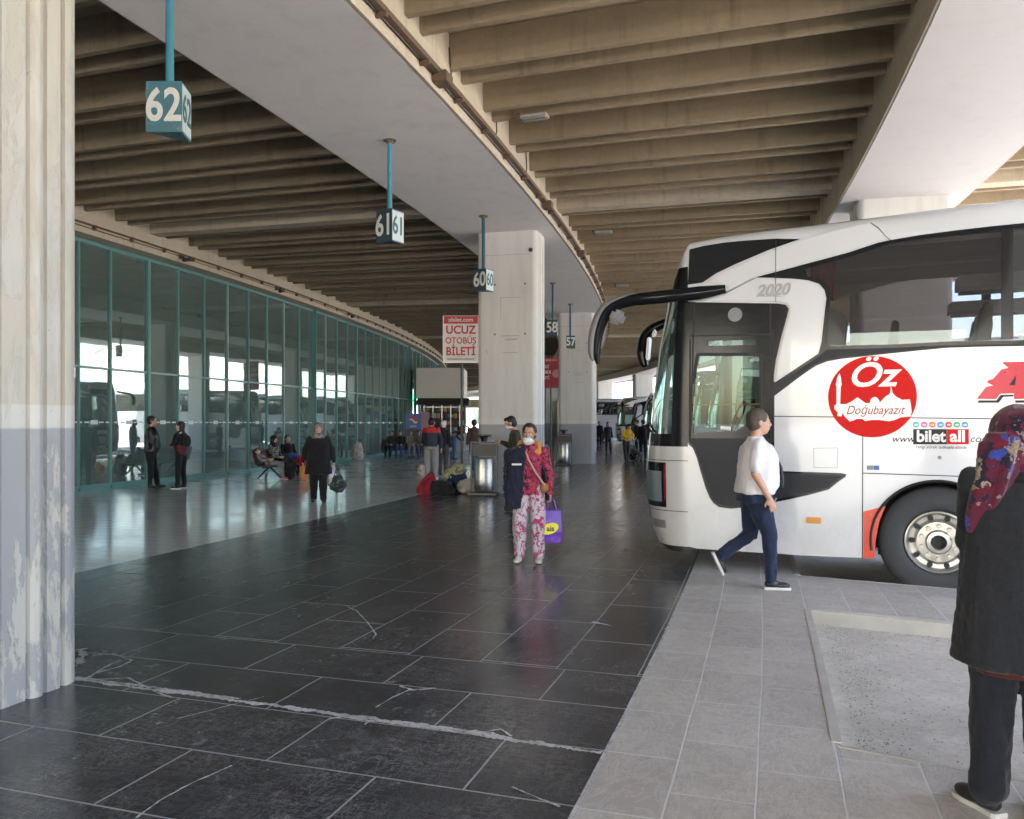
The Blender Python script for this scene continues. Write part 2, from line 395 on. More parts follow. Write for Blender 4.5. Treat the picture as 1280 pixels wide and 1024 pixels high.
cr2 = [strip([floor_px(*q) for q in pl], w, .0030+i*.0002, .5, 11+i, step=.012) for i, (pl, w) in enumerate([
    ([(62, 843), (180, 858), (300, 874)], .022), ([(430, 897), (620, 922), (700, 934)], .02), ([(560, 911), (640, 923)], .04),
    ([(120, 850), (160, 848), (200, 868), (216, 873)], .012), ([(412, 900), (432, 896), (470, 897), (455, 906)], .014), ([(500, 858), (515, 863), (545, 861)], .022),
    ([(598, 918), (625, 912), (640, 921)], .009), ([(430, 757), (446, 764), (458, 777), (470, 793), (466, 799)], .01), ([(470, 885), (490, 873), (515, 862)], .01), ([(740, 778), (765, 783)], .028)])]
for x in cr2: cr.add(x.v, x.f)
cr.add(kl.v, kl.f)
for i, (pl, w) in enumerate([([(97, 832), (70, 842), (0, 862)], .03), ([(97, 831), (104, 822), (100, 812)], .05), ([(115, 820), (140, 818), (165, 826), (150, 834), (120, 842)], .014), ([(170, 1024), (200, 1002), (240, 980), (290, 958)], .008), ([(700, 1010), (640, 985)], .008), ([(110, 848), (130, 835), (152, 826)], .012), ([(220, 900), (330, 872)], .007)]):
    x = strip([floor_px(*q) for q in pl], w, .0042+i*.0002, .5, 31+i, step=.012); cr.add(x.v, x.f)
tag(cr.build('floor_joint_filler', M_dust), kind='structure')
# cement lip round the foot of the peeling column
# raised kerb stones on the pit edges: a worn light rim
rim = MB()
for k, a0, a1, d in fingers:
    for aa, s in ((a0, -1), (a1, 1)):
        p = P(175.49, aa); n = Vector((-d.y, d.x, 0))*s
        rr_ = random.Random(k*7+s); nst = 60; rings = []
        w_ = .05
        for i in range(nst+1):
            c_ = p + d*(9.4*(i/nst)**1.6); w_ += rr_.uniform(-.005, .005) + (.05-w_)*.3; zt = .004 + rr_.uniform(-.0015, .0015)
            a_, b_ = c_ - n*(.03+rr_.uniform(-.004, .004)), c_ + n*(w_-.02)
            rings.append([(a_.x, a_.y, zt), (b_.x, b_.y, zt-.012), (b_.x + n.x*.03, b_.y + n.y*.03, -.3), (a_.x, a_.y, -.3)])
        rim.loft(rings)
    if k + 1 < 60:
        b0, b1 = a1, a0 + PITCH
        rim2 = arc_slab(175.455, 175.505, b0+.01, b1-.01, -.3, .0045)
        rim.add(rim2.v, rim2.f)
tag(rim.build('kerb', M_kerb, smooth=True), kind='structure')

# ------------------------------------------------------------------ canopy roof: ring beams with painted soffits, ribbed precast between them
ZS, ZR, ZT = 5.95, 6.48, 6.95
roof = empty('canopy_roof', P(170, -13, ZS))
tag(roof, 'huge concrete canopy with ribbed underside and smooth white ring beams over the whole platform', 'roof')
bpy.context.view_layer.update()
def under(o, root):
    o.parent = root; o.matrix_parent_inverse = root.matrix_world.inverted(); return o
for nm, r0, r1, lab in (('ring_beam', 168.55, 171.03, 'smooth white ring beam over the numbered signs'), ('ring_beam', 176.86, 179.22, 'smooth white ring beam above the parked bus'), ('ring_beam', 159.72, 160.45, 'rough beige beam above the glass front')):
    o = under(arc_slab(r0, r1, TR0, T1, ZS+.012, ZT+.3).build(nm, M_beige), roof); o['label'] = lab
    if r0 > 165:
        under(arc_slab(r0+.035, r1-.035, TR0, T1, ZS, ZS+.0115).build('soffit', M_soffit if r0 < 172 else M_soffit_dimmed), roof)
under(arc_slab(169, 182.9, TR0, T1, ZT, ZT+.25).build('roof_slab', M_rib), roof)
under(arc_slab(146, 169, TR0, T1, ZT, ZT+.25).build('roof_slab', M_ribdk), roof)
def ribs(ra, rb, skew, t0, t1):
    m = MB(); cb = MB()
    base = COLS[3]; U = 4.66/9
    i0, i1 = int((t0-base)/U), int((t1-base)/U)
    for i in range(i0, i1):
        for fr in (.03, .33):
            if i % 9 == 0 and fr == .03:
                continue
            t = base + (i+fr)*U; jz = random.uniform(-.012, .012)
            a = P(ra, t); b0 = P(rb, t); 
            e = (b0-a).normalized(); e = Matrix.Rotation(R_(skew), 3, 'Z') @ e; L = (rb-ra)/math.cos(R_(skew)); b = a + e*(L+.05); a = a - e*.05
            nrm = Vector((-e.y, e.x, 0)); ws, wt = .048, .08
            rings = [[p - nrm*ws + Vector((0, 0, ZR+jz)), p + nrm*ws + Vector((0, 0, ZR+jz)), p + nrm*wt + Vector((0, 0, ZT+.02)), p - nrm*wt + Vector((0, 0, ZT+.02))] for p in (a, b)]
            m.loft(rings)
        if i % 9 == 0:
            t = base + i*U; a = P(ra, t); e = (P(rb, t)-a).normalized(); e = Matrix.Rotation(R_(skew), 3, 'Z') @ e
            b = a + e*((rb-ra)/math.cos(R_(skew))+.05); nrm = Vector((-e.y, e.x, 0)); a = a-e*.05
            cb.loft([[p - nrm*.2 + Vector((0, 0, ZR-.03)), p + nrm*.2 + Vector((0, 0, ZR-.03)), p + nrm*.2 + Vector((0, 0, ZT+.02)), p - nrm*.2 + Vector((0, 0, ZT+.02))] for p in (a, b)])
    return m, cb
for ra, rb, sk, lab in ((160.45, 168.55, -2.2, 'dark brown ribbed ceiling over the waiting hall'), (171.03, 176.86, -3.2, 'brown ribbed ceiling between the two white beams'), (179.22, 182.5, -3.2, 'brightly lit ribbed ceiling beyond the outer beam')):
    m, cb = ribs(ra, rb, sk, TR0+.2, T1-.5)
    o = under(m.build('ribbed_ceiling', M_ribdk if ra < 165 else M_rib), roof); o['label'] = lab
    under(cb.build('cross_beam', M_ribedge), roof)
under(arc_slab(182.5, 182.9, TR0, T1, ZR-.1, ZT+.4).build('edge_fascia', M_beige), roof)
# seams and formwork notches on the inner face of the beam by the signs
# ------------------------------------------------------------------ columns
def column_poly(w, d, r=.13):
    """outline: flat faces with a half round rib at every corner, set off by a groove"""
    pts = []
    for sx, sy, a0 in ((1, 1, 0), (-1, 1, 90), (-1, -1, 180), (1, -1, 270)):
        cx, cy = sx*(w/2-r), sy*(d/2-r)
        pre = []
        for i in range(7):
            a = R_(a0 + 90*i/6); pre.append((cx + r*math.cos(a), cy + r*math.sin(a)))
        # grooves either side of the round
        if sx*sy > 0:
            g1 = [(sx*(w/2-.028), sy*(d/2-r-.05)), (sx*(w/2-.028), sy*(d/2-r-.02)), (sx*w/2, sy*(d/2-r-.015))]
            g0 = [(sx*w/2, sy*(d/2-r-.055))]
            pre = g0+g1+pre
        else:
            g1 = [(sx*w/2, sy*(d/2-r-.015)), (sx*(w/2-.028), sy*(d/2-r-.02)), (sx*(w/2-.028), sy*(d/2-r-.05)), (sx*w/2, sy*(d/2-r-.055))]
            pre = pre+g1
        pts += pre
        if sx < 0 and sy > 0 or sx > 0 and sy < 0:      # a half-round rib with grooves down each side face
            for q in (1, -1):
                cy_ = .15*q*(1 if sx < 0 else -1); dirn = -1 if sx < 0 else 1
                pts += [(sx*w/2, cy_-dirn*.075), (sx*(w/2-.02), cy_-dirn*.07), (sx*(w/2-.02), cy_-dirn*.055)] + [(sx*(w/2-.02+.045*math.sin(R_(180*i/6))), cy_-dirn*.05*math.cos(R_(180*i/6))) for i in range(7)] + [(sx*(w/2-.02), cy_+dirn*.055), (sx*(w/2-.02), cy_+dirn*.07), (sx*w/2, cy_+dirn*.075)]
    return pts
def column(r, th, mat, label, w=1.4, d=1.0, zt=None, group='concrete columns of the canopy'):
    p = P(r, th); o = None
    m = MB(); poly = column_poly(w, d); n = len(poly); zs = [-.1 if r < 175 else -.25] + [i*.5 for i in range(1, 12)] + [ZS+.004]
    m.loft([[(a, b, z) for a, b in poly] for z in zs], cap=True)
    o = m.build('concrete_column', mat, bevel=0); o.location = (p.x, p.y, 0); o.rotation_euler = (0, 0, R_(th)); tag(o, label, 'column', group); return o
lab1 = {1: 'concrete column of the inner row behind the camera', 2: 'tall peeling concrete column with ribbed corners at the left edge of the photo', 3: 'white painted column with grey base beside the 60 sign and first bin',
        4: 'white painted column with grey base behind the 57 sign', 5: 'far column hidden behind the column with the 57 sign', 6: 'sixth column of the sign row, far away', 7: 'seventh column of the sign row, far away', 8: 'eighth column of the sign row, far away'}
for i in (1, 2, 3, 4, 5, 6, 7, 8):
    o = column(169.92 if i != 2 else 170.37, COLS[i] + (.02 if i != 2 else -.08), M_col_worn if i == 2 else M_col, lab1[i])
    o['group'] = 'concrete columns under the inner white beam'
lab2 = {1: 'outer row column far behind the camera', 2: 'outer row column nearest the camera, right of the photo', 3: 'outer row column whose top shows above the bus roof', 4: 'outer row column hidden behind the bus', 5: 'outer row column seen through the bus windows', 6: 'outer column seen through the bus windscreen', 7: 'grey outer column standing in the bright gap beyond the far buses', 8: 'farthest outer column in the bright gap'}
for i in (2, 3, 4, 5, 6, 7, 8):
    o = column(178.05, COLS[i]-.3, M_col, lab2[i], w=1.7, d=1.1); o['group'] = 'concrete columns under the outer white beam'

# ------------------------------------------------------------------ glass front of the hall
fac = empty('glass_front', P(160, -13)); tag(fac, 'long curved glass front with teal mullions facing the platform', 'glass wall')
bpy.context.view_layer.update()
arcs = [-43.9, -42.5, -41.2, -39.95, -38.79, -37.74, -36.33]
while arcs[-1] < 12: arcs.append(arcs[-1] + (1.25 if abs(arcs[-1]+36.3) > .2 else 1.27))
TR = 2.93
for i, (s0, s1) in enumerate(zip(arcs, arcs[1:])):
    t0, t1 = math.degrees(s0/160), math.degrees(s1/160)
    a, b = P(160, t0), P(160, t1); d = (b-a).normalized(); n = Vector((d.y, -d.x, 0))
    ang = math.atan2(d.y, d.x); L = (b-a).length; mid = (a+b)/2
    if i % 1 == 0:
        heavy = abs((s0+36.33) % 14.6) < .7 or abs((s0+36.33) % 14.6 - 14.6) < .6
        w = .10 if heavy else .05
        o = under(MB().box((a.x, a.y, ZS/2+.03), (w, .14 if heavy else .11, ZS-.1), ang).build('mullion', M_teal if heavy or i % 3 else M_tealpale), fac)
    pj = random.uniform(-.004, .004)
    for z0, z1 in ((.12, TR-.03), (TR+.03, ZS-.08)):
        o = MB().box((0, 0, 0), (L-.05, .012, z1-z0), M=Matrix.Translation((mid.x, mid.y, (z0+z1)/2)) @ Matrix.Rotation(ang+pj, 4, 'Z') @ Matrix.Rotation(random.uniform(-.004, .004), 4, 'X')).build('window_pane', M_glass)
        under(o, fac)
    if (i-2) % 12 == 0:
        under(MB().box((a.x-.0, a.y, ZS/2+.03), (.03, .34, ZS-.1), ang+R_(90)*0).build('mullion_fin', M_teal), fac)
tr = MB(); bt = MB(); tp = MB(); st = MB()
for s0, s1 in zip(arcs, arcs[1:]):
    a, b = P(160, math.degrees(s0/160)), P(160, math.degrees(s1/160)); d = (b-a).normalized(); ang = math.atan2(d.y, d.x); L = (b-a).length; mid = (a+b)/2
    tr.box((mid.x, mid.y, TR), (L-.05, .08, .05), ang); bt.box((mid.x, mid.y, .06), (L-.05, .12, .12), ang); tp.box((mid.x, mid.y, ZS-.045), (L-.05, .12, .08), ang)
    n = Vector((d.y, -d.x, 0)); q = mid + n*.010
    for kk in range(5):
        st.box((q.x + d.x*(kk-2)*.235, q.y + d.y*(kk-2)*.235, 1.62), (.16 if kk != 2 else .24, .004, .035 if kk != 2 else .10), ang)
under(tr.build('transom', M_tealpale), fac); under(bt.build('sill', M_teal), fac); under(tp.build('head_rail', M_teal), fac); _ss = under(st.build('safety_strip', simple('frosted_strip', (.62, .65, .64), .6)), fac); _ss['kind'] = 'stuff'

# interior of the hall behind the glass
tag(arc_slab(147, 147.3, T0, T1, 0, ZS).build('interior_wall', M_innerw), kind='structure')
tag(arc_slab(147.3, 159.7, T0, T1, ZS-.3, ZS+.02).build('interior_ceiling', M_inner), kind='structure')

# loose grit in and round the bay pit
rg = random.Random(21); m = MB()
for i in range(1300):
    k_ = rg.random()
    base = floor_px(1012, 765); 
    if k_ < .45: p = P(175.6 + abs(rg.gauss(0, .16)), rg.uniform(-17.72, -16.76)); zz = ROAD
    elif k_ < .75: p = P(175.55 + rg.uniform(0, 3), -16.80 - abs(rg.gauss(0, .05))); zz = ROAD
    else: p = P(rg.uniform(175.6, 178.5), rg.uniform(-17.7, -16.8)); zz = ROAD
    r = rg.uniform(.002, .0075)*(1.7 if rg.random() < .06 else 1)
    a = rg.uniform(0, 6.28); vs = [Vector((p.x + r*math.cos(a+q)*rg.uniform(.7, 1.3), p.y + r*math.sin(a+q)*rg.uniform(.7, 1.3), zz)) for q in (0, 1.6, 3.1, 4.7)] + [Vector((p.x, p.y, zz + r*rg.uniform(.7, 1.2)))]
    m.add(vs, [(0, 1, 4), (1, 2, 4), (2, 3, 4), (3, 0, 4)])
tag(m.build('loose_grit', simple('grit', (.30, .27, .23), .9, var=.5, scale=40)), kind='stuff')
# ------------------------------------------------------------------ numbered bay signs
def bay_sign(num, loc, rot, zb, h, label, pole_mat, top=ZS, sc_=1, mface=None):
    """a three-sided box on a pole hung from the soffit"""
    r = empty('bay_number_sign', (loc[0], loc[1], zb)); tag(r, label, 'sign', 'numbered bay signs hanging from the white beam')
    A, B, D = Vector((-.175, 0)), Vector((.16, 0)), Vector((.13, .30))
    cen = Vector((.0, .12))
    def rt(v): v = (v-cen); c, s = math.cos(rot), math.sin(rot); return Vector((v.x*c - v.y*s, v.x*s + v.y*c))
    A, B, D = rt(A), rt(B), rt(D)
    MB().loft([[(q.x, q.y, z) for q in (A, B, D)] for z in (0, h)]).build('sign_box', mface or M_pole, r, bevel=.004)
    MB().cyl((0, 0, h-.01), (0, 0, top-zb), .038, n=14).build('pole', pole_mat, r, smooth=True)
    pl = MB().cyl((0, 0, top-zb-.012), (0, 0, top-zb), .10, n=16).cyl((0, 0, top-zb-.05), (0, 0, top-zb-.01), .05, .06, n=14)
    for k in range(4): pl.cyl((.075*math.cos(k*1.57+.7), .075*math.sin(k*1.57+.7), top-zb-.035), (.075*math.cos(k*1.57+.7), .075*math.sin(k*1.57+.7), top-zb-.01), .012, n=6)
    pl.build('ceiling_plate', M_rust, r)
    for (p, q), off in (((A, B), 0), ((B, D), 1), ((D, A), 1)):
        d = (q-p); L = d.length; d /= L; n = Vector((d.y, -d.x)); m = (p+q)/2 + n*.004
        Mx = Matrix((( d.x, 0, n.x, m.x), (d.y, 0, n.y, m.y), (0, 1, 0, h/2), (0, 0, 0, 1)))
        wide = L > .31
        if off:
            rings = [(-L*.46, -h*.46), (L*.46, -h*.46), (L*.46, h*.46), (-L*.46, h*.46)]
            pm = MB().add([Mx @ Vector((x, y, -.002)) for x, y in rings], [(0, 1, 2, 3)]).build('pale_face', M_paleface, r)
            text('numerals', num, h*.78, M_signteal, r, Mx, sx=.80*(L/.335), offset=.006)
        else:
            text('numerals', num, h*.90, M_signw, r, Mx, sx=.80, offset=.009)
    return r
M_paleface = simple('pale_sign_face', (.50, .56, .54), .5, var=.2, scale=25)
def wornface():
    m = N('worn_sign_face'); v = m.coord(); a = m.ramp(m.noise(9, 8, .75, v), [(.56, 0), (.62, 1)])
    c = m.mix(m.noise(3, 4, .5, v), (.05, .175, .22), (.06, .14, .165)); m.col(m.mix(m.math('MULTIPLY', a, .6), c, (.2, .26, .25))); m.set(Roughness=.5); return m.m
M_worn = wornface(); M_signteal = simple('sign_teal_dark', (.03, .11, .13), .5)
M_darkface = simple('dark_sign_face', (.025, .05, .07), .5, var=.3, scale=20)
bay_sign('62', (-3.2, 7.66), R_(0), 4.28, .47, 'bay sign 62 on a turquoise pole, biggest and nearest', M_pole, mface=M_worn)
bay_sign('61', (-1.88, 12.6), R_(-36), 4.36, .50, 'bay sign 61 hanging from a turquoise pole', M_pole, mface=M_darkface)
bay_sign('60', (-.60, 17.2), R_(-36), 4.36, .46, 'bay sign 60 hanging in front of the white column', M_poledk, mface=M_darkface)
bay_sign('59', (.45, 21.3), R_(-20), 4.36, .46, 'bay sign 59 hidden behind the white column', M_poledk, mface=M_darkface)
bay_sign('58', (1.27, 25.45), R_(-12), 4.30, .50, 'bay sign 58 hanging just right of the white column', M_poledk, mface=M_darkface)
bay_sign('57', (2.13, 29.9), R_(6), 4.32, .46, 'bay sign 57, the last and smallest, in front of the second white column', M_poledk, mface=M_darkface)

# ------------------------------------------------------------------ cable tray along the beam with hangers and boxes
def arc_pts(r, z, t0, t1, st=.25, j=0):
    n = int((t1-t0)/st); return [P(r + random.uniform(-j, j), t0 + (t1-t0)*i/n, z + random.uniform(-j, j)) for i in range(n+1)]
ct = empty('cable_tray', P(171.1, -14, 6.1)); tag(ct, 'rusty brown cable tray running along the side of the inner white beam', 'cable tray')
bpy.context.view_layer.update()
m = MB(); t0, t1 = TR0+.3, T1-1
for i in range(int((t1-t0)/.3)):
    a, b = t0+.3*i, t0+.3*(i+1)
    m.loft([[P(171.035, t, 6.13), P(171.15, t, 6.13), P(171.15, t, 6.20), P(171.035, t, 6.20)] for t in (a, b)])
under(m.build('tray', M_rust), ct)
m = MB(); m.tube(arc_pts(171.10, 6.215, t0, t1, .3, .006), .012, 6); m.tube(arc_pts(171.07, 6.115, t0, t1, .3, .008), .010, 6); under(m.build('cables', M_blackm), ct)
m = MB()
for i in range(int((t1-t0)/.42)):
    t = t0 + .42*i + .1; m.loft([[P(171.034, t+q, z) for q in (0, .012)] + [P(171.17, t+q, z) for q in (.012, 0)] for z in (6.07, 6.13)])
under(m.build('hanger', M_rust), ct)['kind'] = 'stuff'
for t in (-15.9, -13.75, -12.1):
    under(MB().box(P(171.14, t, 6.10), (.20, .26, .14), R_(t)).build('junction_box', M_rust, bevel=.01), ct)
for t, s in ((-16.75, 1), (-15.75, 1), (-15.0, 1), (-14.3, -1)):
    m = MB().tube([P(171.04, t, 6.2), P(171.042, t+.05, 6.4), P(171.045, t+.02, 6.75)], .009, 5); under(m.build('loose_wire', M_blackm), ct)
# white edge moulding below the tray
m = arc_slab(171.031, 171.06, TR0, T1, ZS-.005, ZS+.035); tag(m.build('edge_moulding', M_white if False else M_beige), 'thin raised lip along the lower edge of the inner white beam', 'moulding')
ft = empty('facade_pipe', P(160.5, -14, 6.15)); tag(ft, 'rusty pipe with clips along the beige beam above the glass', 'pipe')
bpy.context.view_layer.update()
m = MB(); m.tube(arc_pts(160.53, 6.17, t0, t1, .3, .004), .022, 8); m.tube(arc_pts(160.50, 6.10, t0, t1, .3, .012), .010, 6); under(m.build('pipe', M_rust), ft)
m = MB()
for i in range(int((t1-t0)/.45)):
    m.box(P(160.49, t0+.45*i, 6.14), (.09, .05, .12), R_(t0+.45*i))
under(m.build('pipe_clip', M_rust), ft)['kind'] = 'stuff'
for t, lab in ((-12.75, 'small dark security camera on the beige beam, nearest the left column'), (-10.85, 'small dark security camera on the beige beam above the bench'), (-8.5, 'small dark camera on the beige beam far along the glass')):
    r = empty('security_camera', P(160.46, t, 6.0)); tag(r, lab, 'camera', 'security cameras on the beige beam'); r.rotation_euler = (0, 0, R_(t))
    MB().box((.06, 0, .10), (.12, .10, .10)).build('bracket', M_rust, r)
    MB().tube([(.1, 0, .1), (.22, -.05, .02)], .02, 8).build('arm', M_blackm, r)
    MB().box((0, 0, 0), (.12, .26, .10), M=Matrix.Translation((.26, -.08, 0)) @ Matrix.Rotation(.25, 4, 'X')).build('housing', M_blackm, r, bevel=.015)
# broken ceiling lamps
M_lampg = simple('grimy_lamp_housing', (.36, .34, .30), .6, var=.4, scale=12)
for (r_, t, lab) in ((171.75, -15.05, 'broken ceiling lamp with silvery tubes, nearest, at the edge of the brown ribs'), (171.8, -12.35, 'ceiling lamp farther along the brown ribs'), (171.8, -9.6, 'farthest ceiling lamp at the edge of the brown ribs')):
    p = P(r_, t, ZR-.02); r = empty('ceiling_lamp', p, R_(t-3)); tag(r, lab, 'ceiling lamp', 'broken ceiling lamps beside the inner beam')
    MB().box((0, 0, .0), (.44, .20, .05)).build('housing', M_lampg, r, bevel=.012)
    for s in (-1, 1): MB().cyl((-.19, s*.05, -.035), (.19, s*.05, -.035), .017, n=10).build('lamp_tube', M_steel, r)
    MB().box((-.24, 0, 0), (.06, .24, .10)).build('end_cap', M_rust, r)
# camera on the white column
r = empty('column_camera', P(169.6, -13.12, 5.45)); tag(r, 'tiny dark fitting high on the white column by the 60 sign', 'camera')
pc = Vector((.42, 18.52, 5.55)); r.location = pc
MB().box((0, .02, 0), (.12, .06, .10)).build('bracket', M_rust, r, bevel=.01); MB().ell((.0, -.04, -.04), (.05, .05, .05)).build('dome', M_blackm, r, smooth=True)

# ------------------------------------------------------------------ litter bins
def bin_(x, y, rz, label):
    r = empty('litter_bin', (x, y, 0), rz); tag(r, label, 'litter bin', 'steel litter bins by the columns')
    rings = []
    for z, q in ((.10, .20), (.12, .215), (.34, .22), (.345, .226), (.37, .226), (.375, .22), (.60, .22), (.605, .226), (.63, .226), (.635, .22), (.80, .22), (.82, .226), (.83, .215)):
        rings.append([(q*math.cos(2*math.pi*k/28), q*math.sin(2*math.pi*k/28), z) for k in range(28)])
    MB().loft(rings, cap=True).build('drum', M_steel, r, smooth=True)
    MB().box((0, 0, .04), (.62, .40, .05)).build('base', M_blackm, r, bevel=.006)
    for s in (-1, 1): MB().box((s*.29, 0, .60), (.035, .05, 1.12)).build('post', M_blackm, r)
    MB().box((0, 0, 1.17), (.615, .05, .035)).build('crossbar', M_blackm, r)
    MB().box((0, .03, 1.00), (.54, .012, .26)).build('back_panel', simple('bin_panel_%d' % len(MATS), (.10, .095, .085), .6), r)
    tr_ = MB().loft([[(q*math.cos(2*math.pi*k/20), q*math.sin(2*math.pi*k/20), z) for k in range(20)] for z, q in ((1.19, .06), (1.28, .08), (1.32, .17), (1.35, .17), (1.33, .13))])
    tr_.build('ashtray', M_black, r, smooth=True)
    return r
bin_(-.62, 18.15, R_(-12), 'silvery litter bin with black frame in front of the big white column')
bin_(1.98, 31.3, R_(-10), 'silvery litter bin in front of the farther white column')

# ------------------------------------------------------------------ red and white ticket placard on a post
r = empty('ticket_placard', (-1.35, 21.6, 0)); tag(r, 'white placard with red words UCUZ OTOBÜS BİLETİ on a thin post', 'sign')
MB().cyl((.02, .04, 0), (.02, .04, 3.25), .03, n=10).build('post', M_blackm, r)
MB().cyl((.02, .04, 0), (.02, .04, .03), .22, n=20).build('foot', M_blackm, r)
bw, bh, bz = .94, 1.24, 3.81
MB().box((0, 0, bz), (bw, .10, bh)).build('panel_frame', M_steel, r, bevel=.012)
MB().box((0, -.052, bz), (bw-.05, .006, bh-.05)).build('panel', simple('placard_white', (.66, .63, .60), .5, var=.03), r)
MB().box((0, -.0565, bz+.505), (bw-.05, .005, .20)).build('header', M_red, r)
def wallM(x, y, z, rz=0): return Matrix.Translation((x, y, z)) @ Matrix.Rotation(rz, 4, 'Z') @ Matrix.Rotation(R_(90), 4, 'X')
text('header_lettering', 'obilet.com', .155, M_signw, r, wallM(0, -.060, bz+.505), offset=.003)
text('lettering', 'UCUZ', .30, M_red, r, wallM(0, -.056, bz+.235), offset=.008, sx=.95)
text('lettering', 'OTOBÜS', .235, M_red, r, wallM(0, -.056, bz-.045), offset=.004, sx=.87)
text('lettering', 'BİLETİ', .30, M_red, r, wallM(0, -.056, bz-.33), offset=.008, sx=.86)
MB().box((0, -.056, bz-.525), (.72, .004, .02)).build('underline', M_black, r)
# second, darker red sign farther away between the columns
r = empty('red_placard', (1.85, 39, 0)); tag(r, 'dark red advertising board seen between the two white columns', 'sign')
MB().cyl((0, .05, 0), (0, .05, 3.3), .04, n=10).build('post', M_blackm, r)
MB().box((0, 0, 4.0), (1.1, .12, 1.45)).build('panel', simple('dark_red_panel', (.30, .02, .03), .5, var=.06), r, bevel=.015)
MB().box((0, -.064, 4.60), (1.02, .006, .17)).build('header', simple('header_red', (.42, .05, .05), .5), r)
text('lettering', 'obilet.com', .13, M_signw, r, wallM(0, -.07, 4.60))
for z, s in ((4.28, 'UCUZ'), (4.02, 'OTOBÜS'), (3.75, 'BİLETİ')): text('lettering', s, .20, M_signw, r, wallM(-.28, -.064, z), sx=.7, offset=.006)
MB().cyl((.26, -.062, 3.95), (.26, -.070, 3.95), .2, n=24).build('disc', simple('pale_disc', (.55, .2, .18), .5), r)

# ------------------------------------------------------------------ kiosk with box above and dark awning, drinks fridge, stall
def at(px, Y): return (px-640)/1024*Y
kr = empty('kiosk', (at(552, 47), 47.6, 0)); tag(kr, 'beige panelled kiosk with a dark awning at the far end of the hall', 'kiosk')
M_kb = simple('kiosk_beige', (.74, .70, .62), .6, var=.06, scale=1.5)
MB().box((0, 0, 3.85), (2.7, 3.2, 1.7)).build('upper_box', M_kb, kr, bevel=.02)
MB().box((-.75, 1.3, 1.5), (1.3, .3, 3.0)).build('back_wall', M_innerw, kr)
MB().box((-1.42, -1.64, 3.2), (.10, .10, 3.1)).build('corner_strip', simple('kiosk_green', (.03, .14, .09), .5), kr)
MB().loft([[(-1.25, y, z) for y, z in ((-1.62, 3.0), (-2.5, 2.72), (-2.5, 2.60), (-1.62, 2.8))], [(1.65, y, z) for y, z in ((-1.62, 3.0), (-2.5, 2.72), (-2.5, 2.60), (-1.62, 2.8))]]).build('awning', simple('awning_brown', (.028, .022, .018), .8), kr)
MB().box((.2, -1.2, .5), (2.3, .7, 1.0)).build('counter', simple('counter_white', (.36, .36, .36), .5), kr, bevel=.01)
MB().box((.2, .4, 1.5), (2.2, .1, 2.9)).build('shelf_wall', simple('shelf_dark', (.06, .055, .05), .7), kr)
m = MB(); rnd = random.Random(5)
kc = [simple('goods_%d' % i, c, .5) for i, c in enumerate(((.5, .45, .4), (.35, .05, .04), (.08, .2, .3), (.5, .4, .08), (.06, .06, .05)))]
for ci, mm in enumerate(kc):
    m = MB()
    for z in (1.1, 1.5, 1.9, 2.3):
        for i in range(11):
            if (i*3+int(z*10)) % 5 == ci: m.box((-.85 + i*.2, .28, z+.12), (.15, .14, rnd.uniform(.16, .3)))
    m.build('shelf_goods', mm, kr)['kind'] = 'stuff'
for i in range(5): MB().box((-.9 + i*.5, -1.55, 1.9), (.05, .05, 1.9)).build('window_post', M_steel, kr)
MB().box((.1, -1.55, 2.5), (2.1, .04, .05)).build('window_rail', M_steel, kr)
# white stall canopy frame right of the kiosk
sr = empty('snack_stall', (at(583, 49), 49, 0)); tag(sr, 'white framed glass snack stall right of the kiosk', 'stall')
MB().box((0, 0, .5), (1.9, 1.2, 1.0)).build('counter', M_white, sr, bevel=.02)
for x in (-.9, 0, .9): MB().box((x, -.58, 1.7), (.05, .05, 1.6)).build('frame_post', M_white, sr)
MB().box((0, -.58, 2.75), (1.95, .08, .5)).build('header', simple('stall_header', (.55, .50, .45), .5, var=.3, scale=8), sr)
MB().box((0, -.55, 1.75), (1.8, .01, 1.4)).build('glass', glass_mat('stall_glass', (.8, .88, .86), .1).m, sr)
MB().tube([(-.85, -.62, 2.4), (-.5, -.62, 1.8), (.5, -.62, 1.1)], .05, 8).build('brace', M_white, sr)
for i in range(3): MB().box((-.5+.5*i, -.64, 2.75), (.34, .02, .26)).build('header_sign', kc[i+1] if i else M_red, sr)
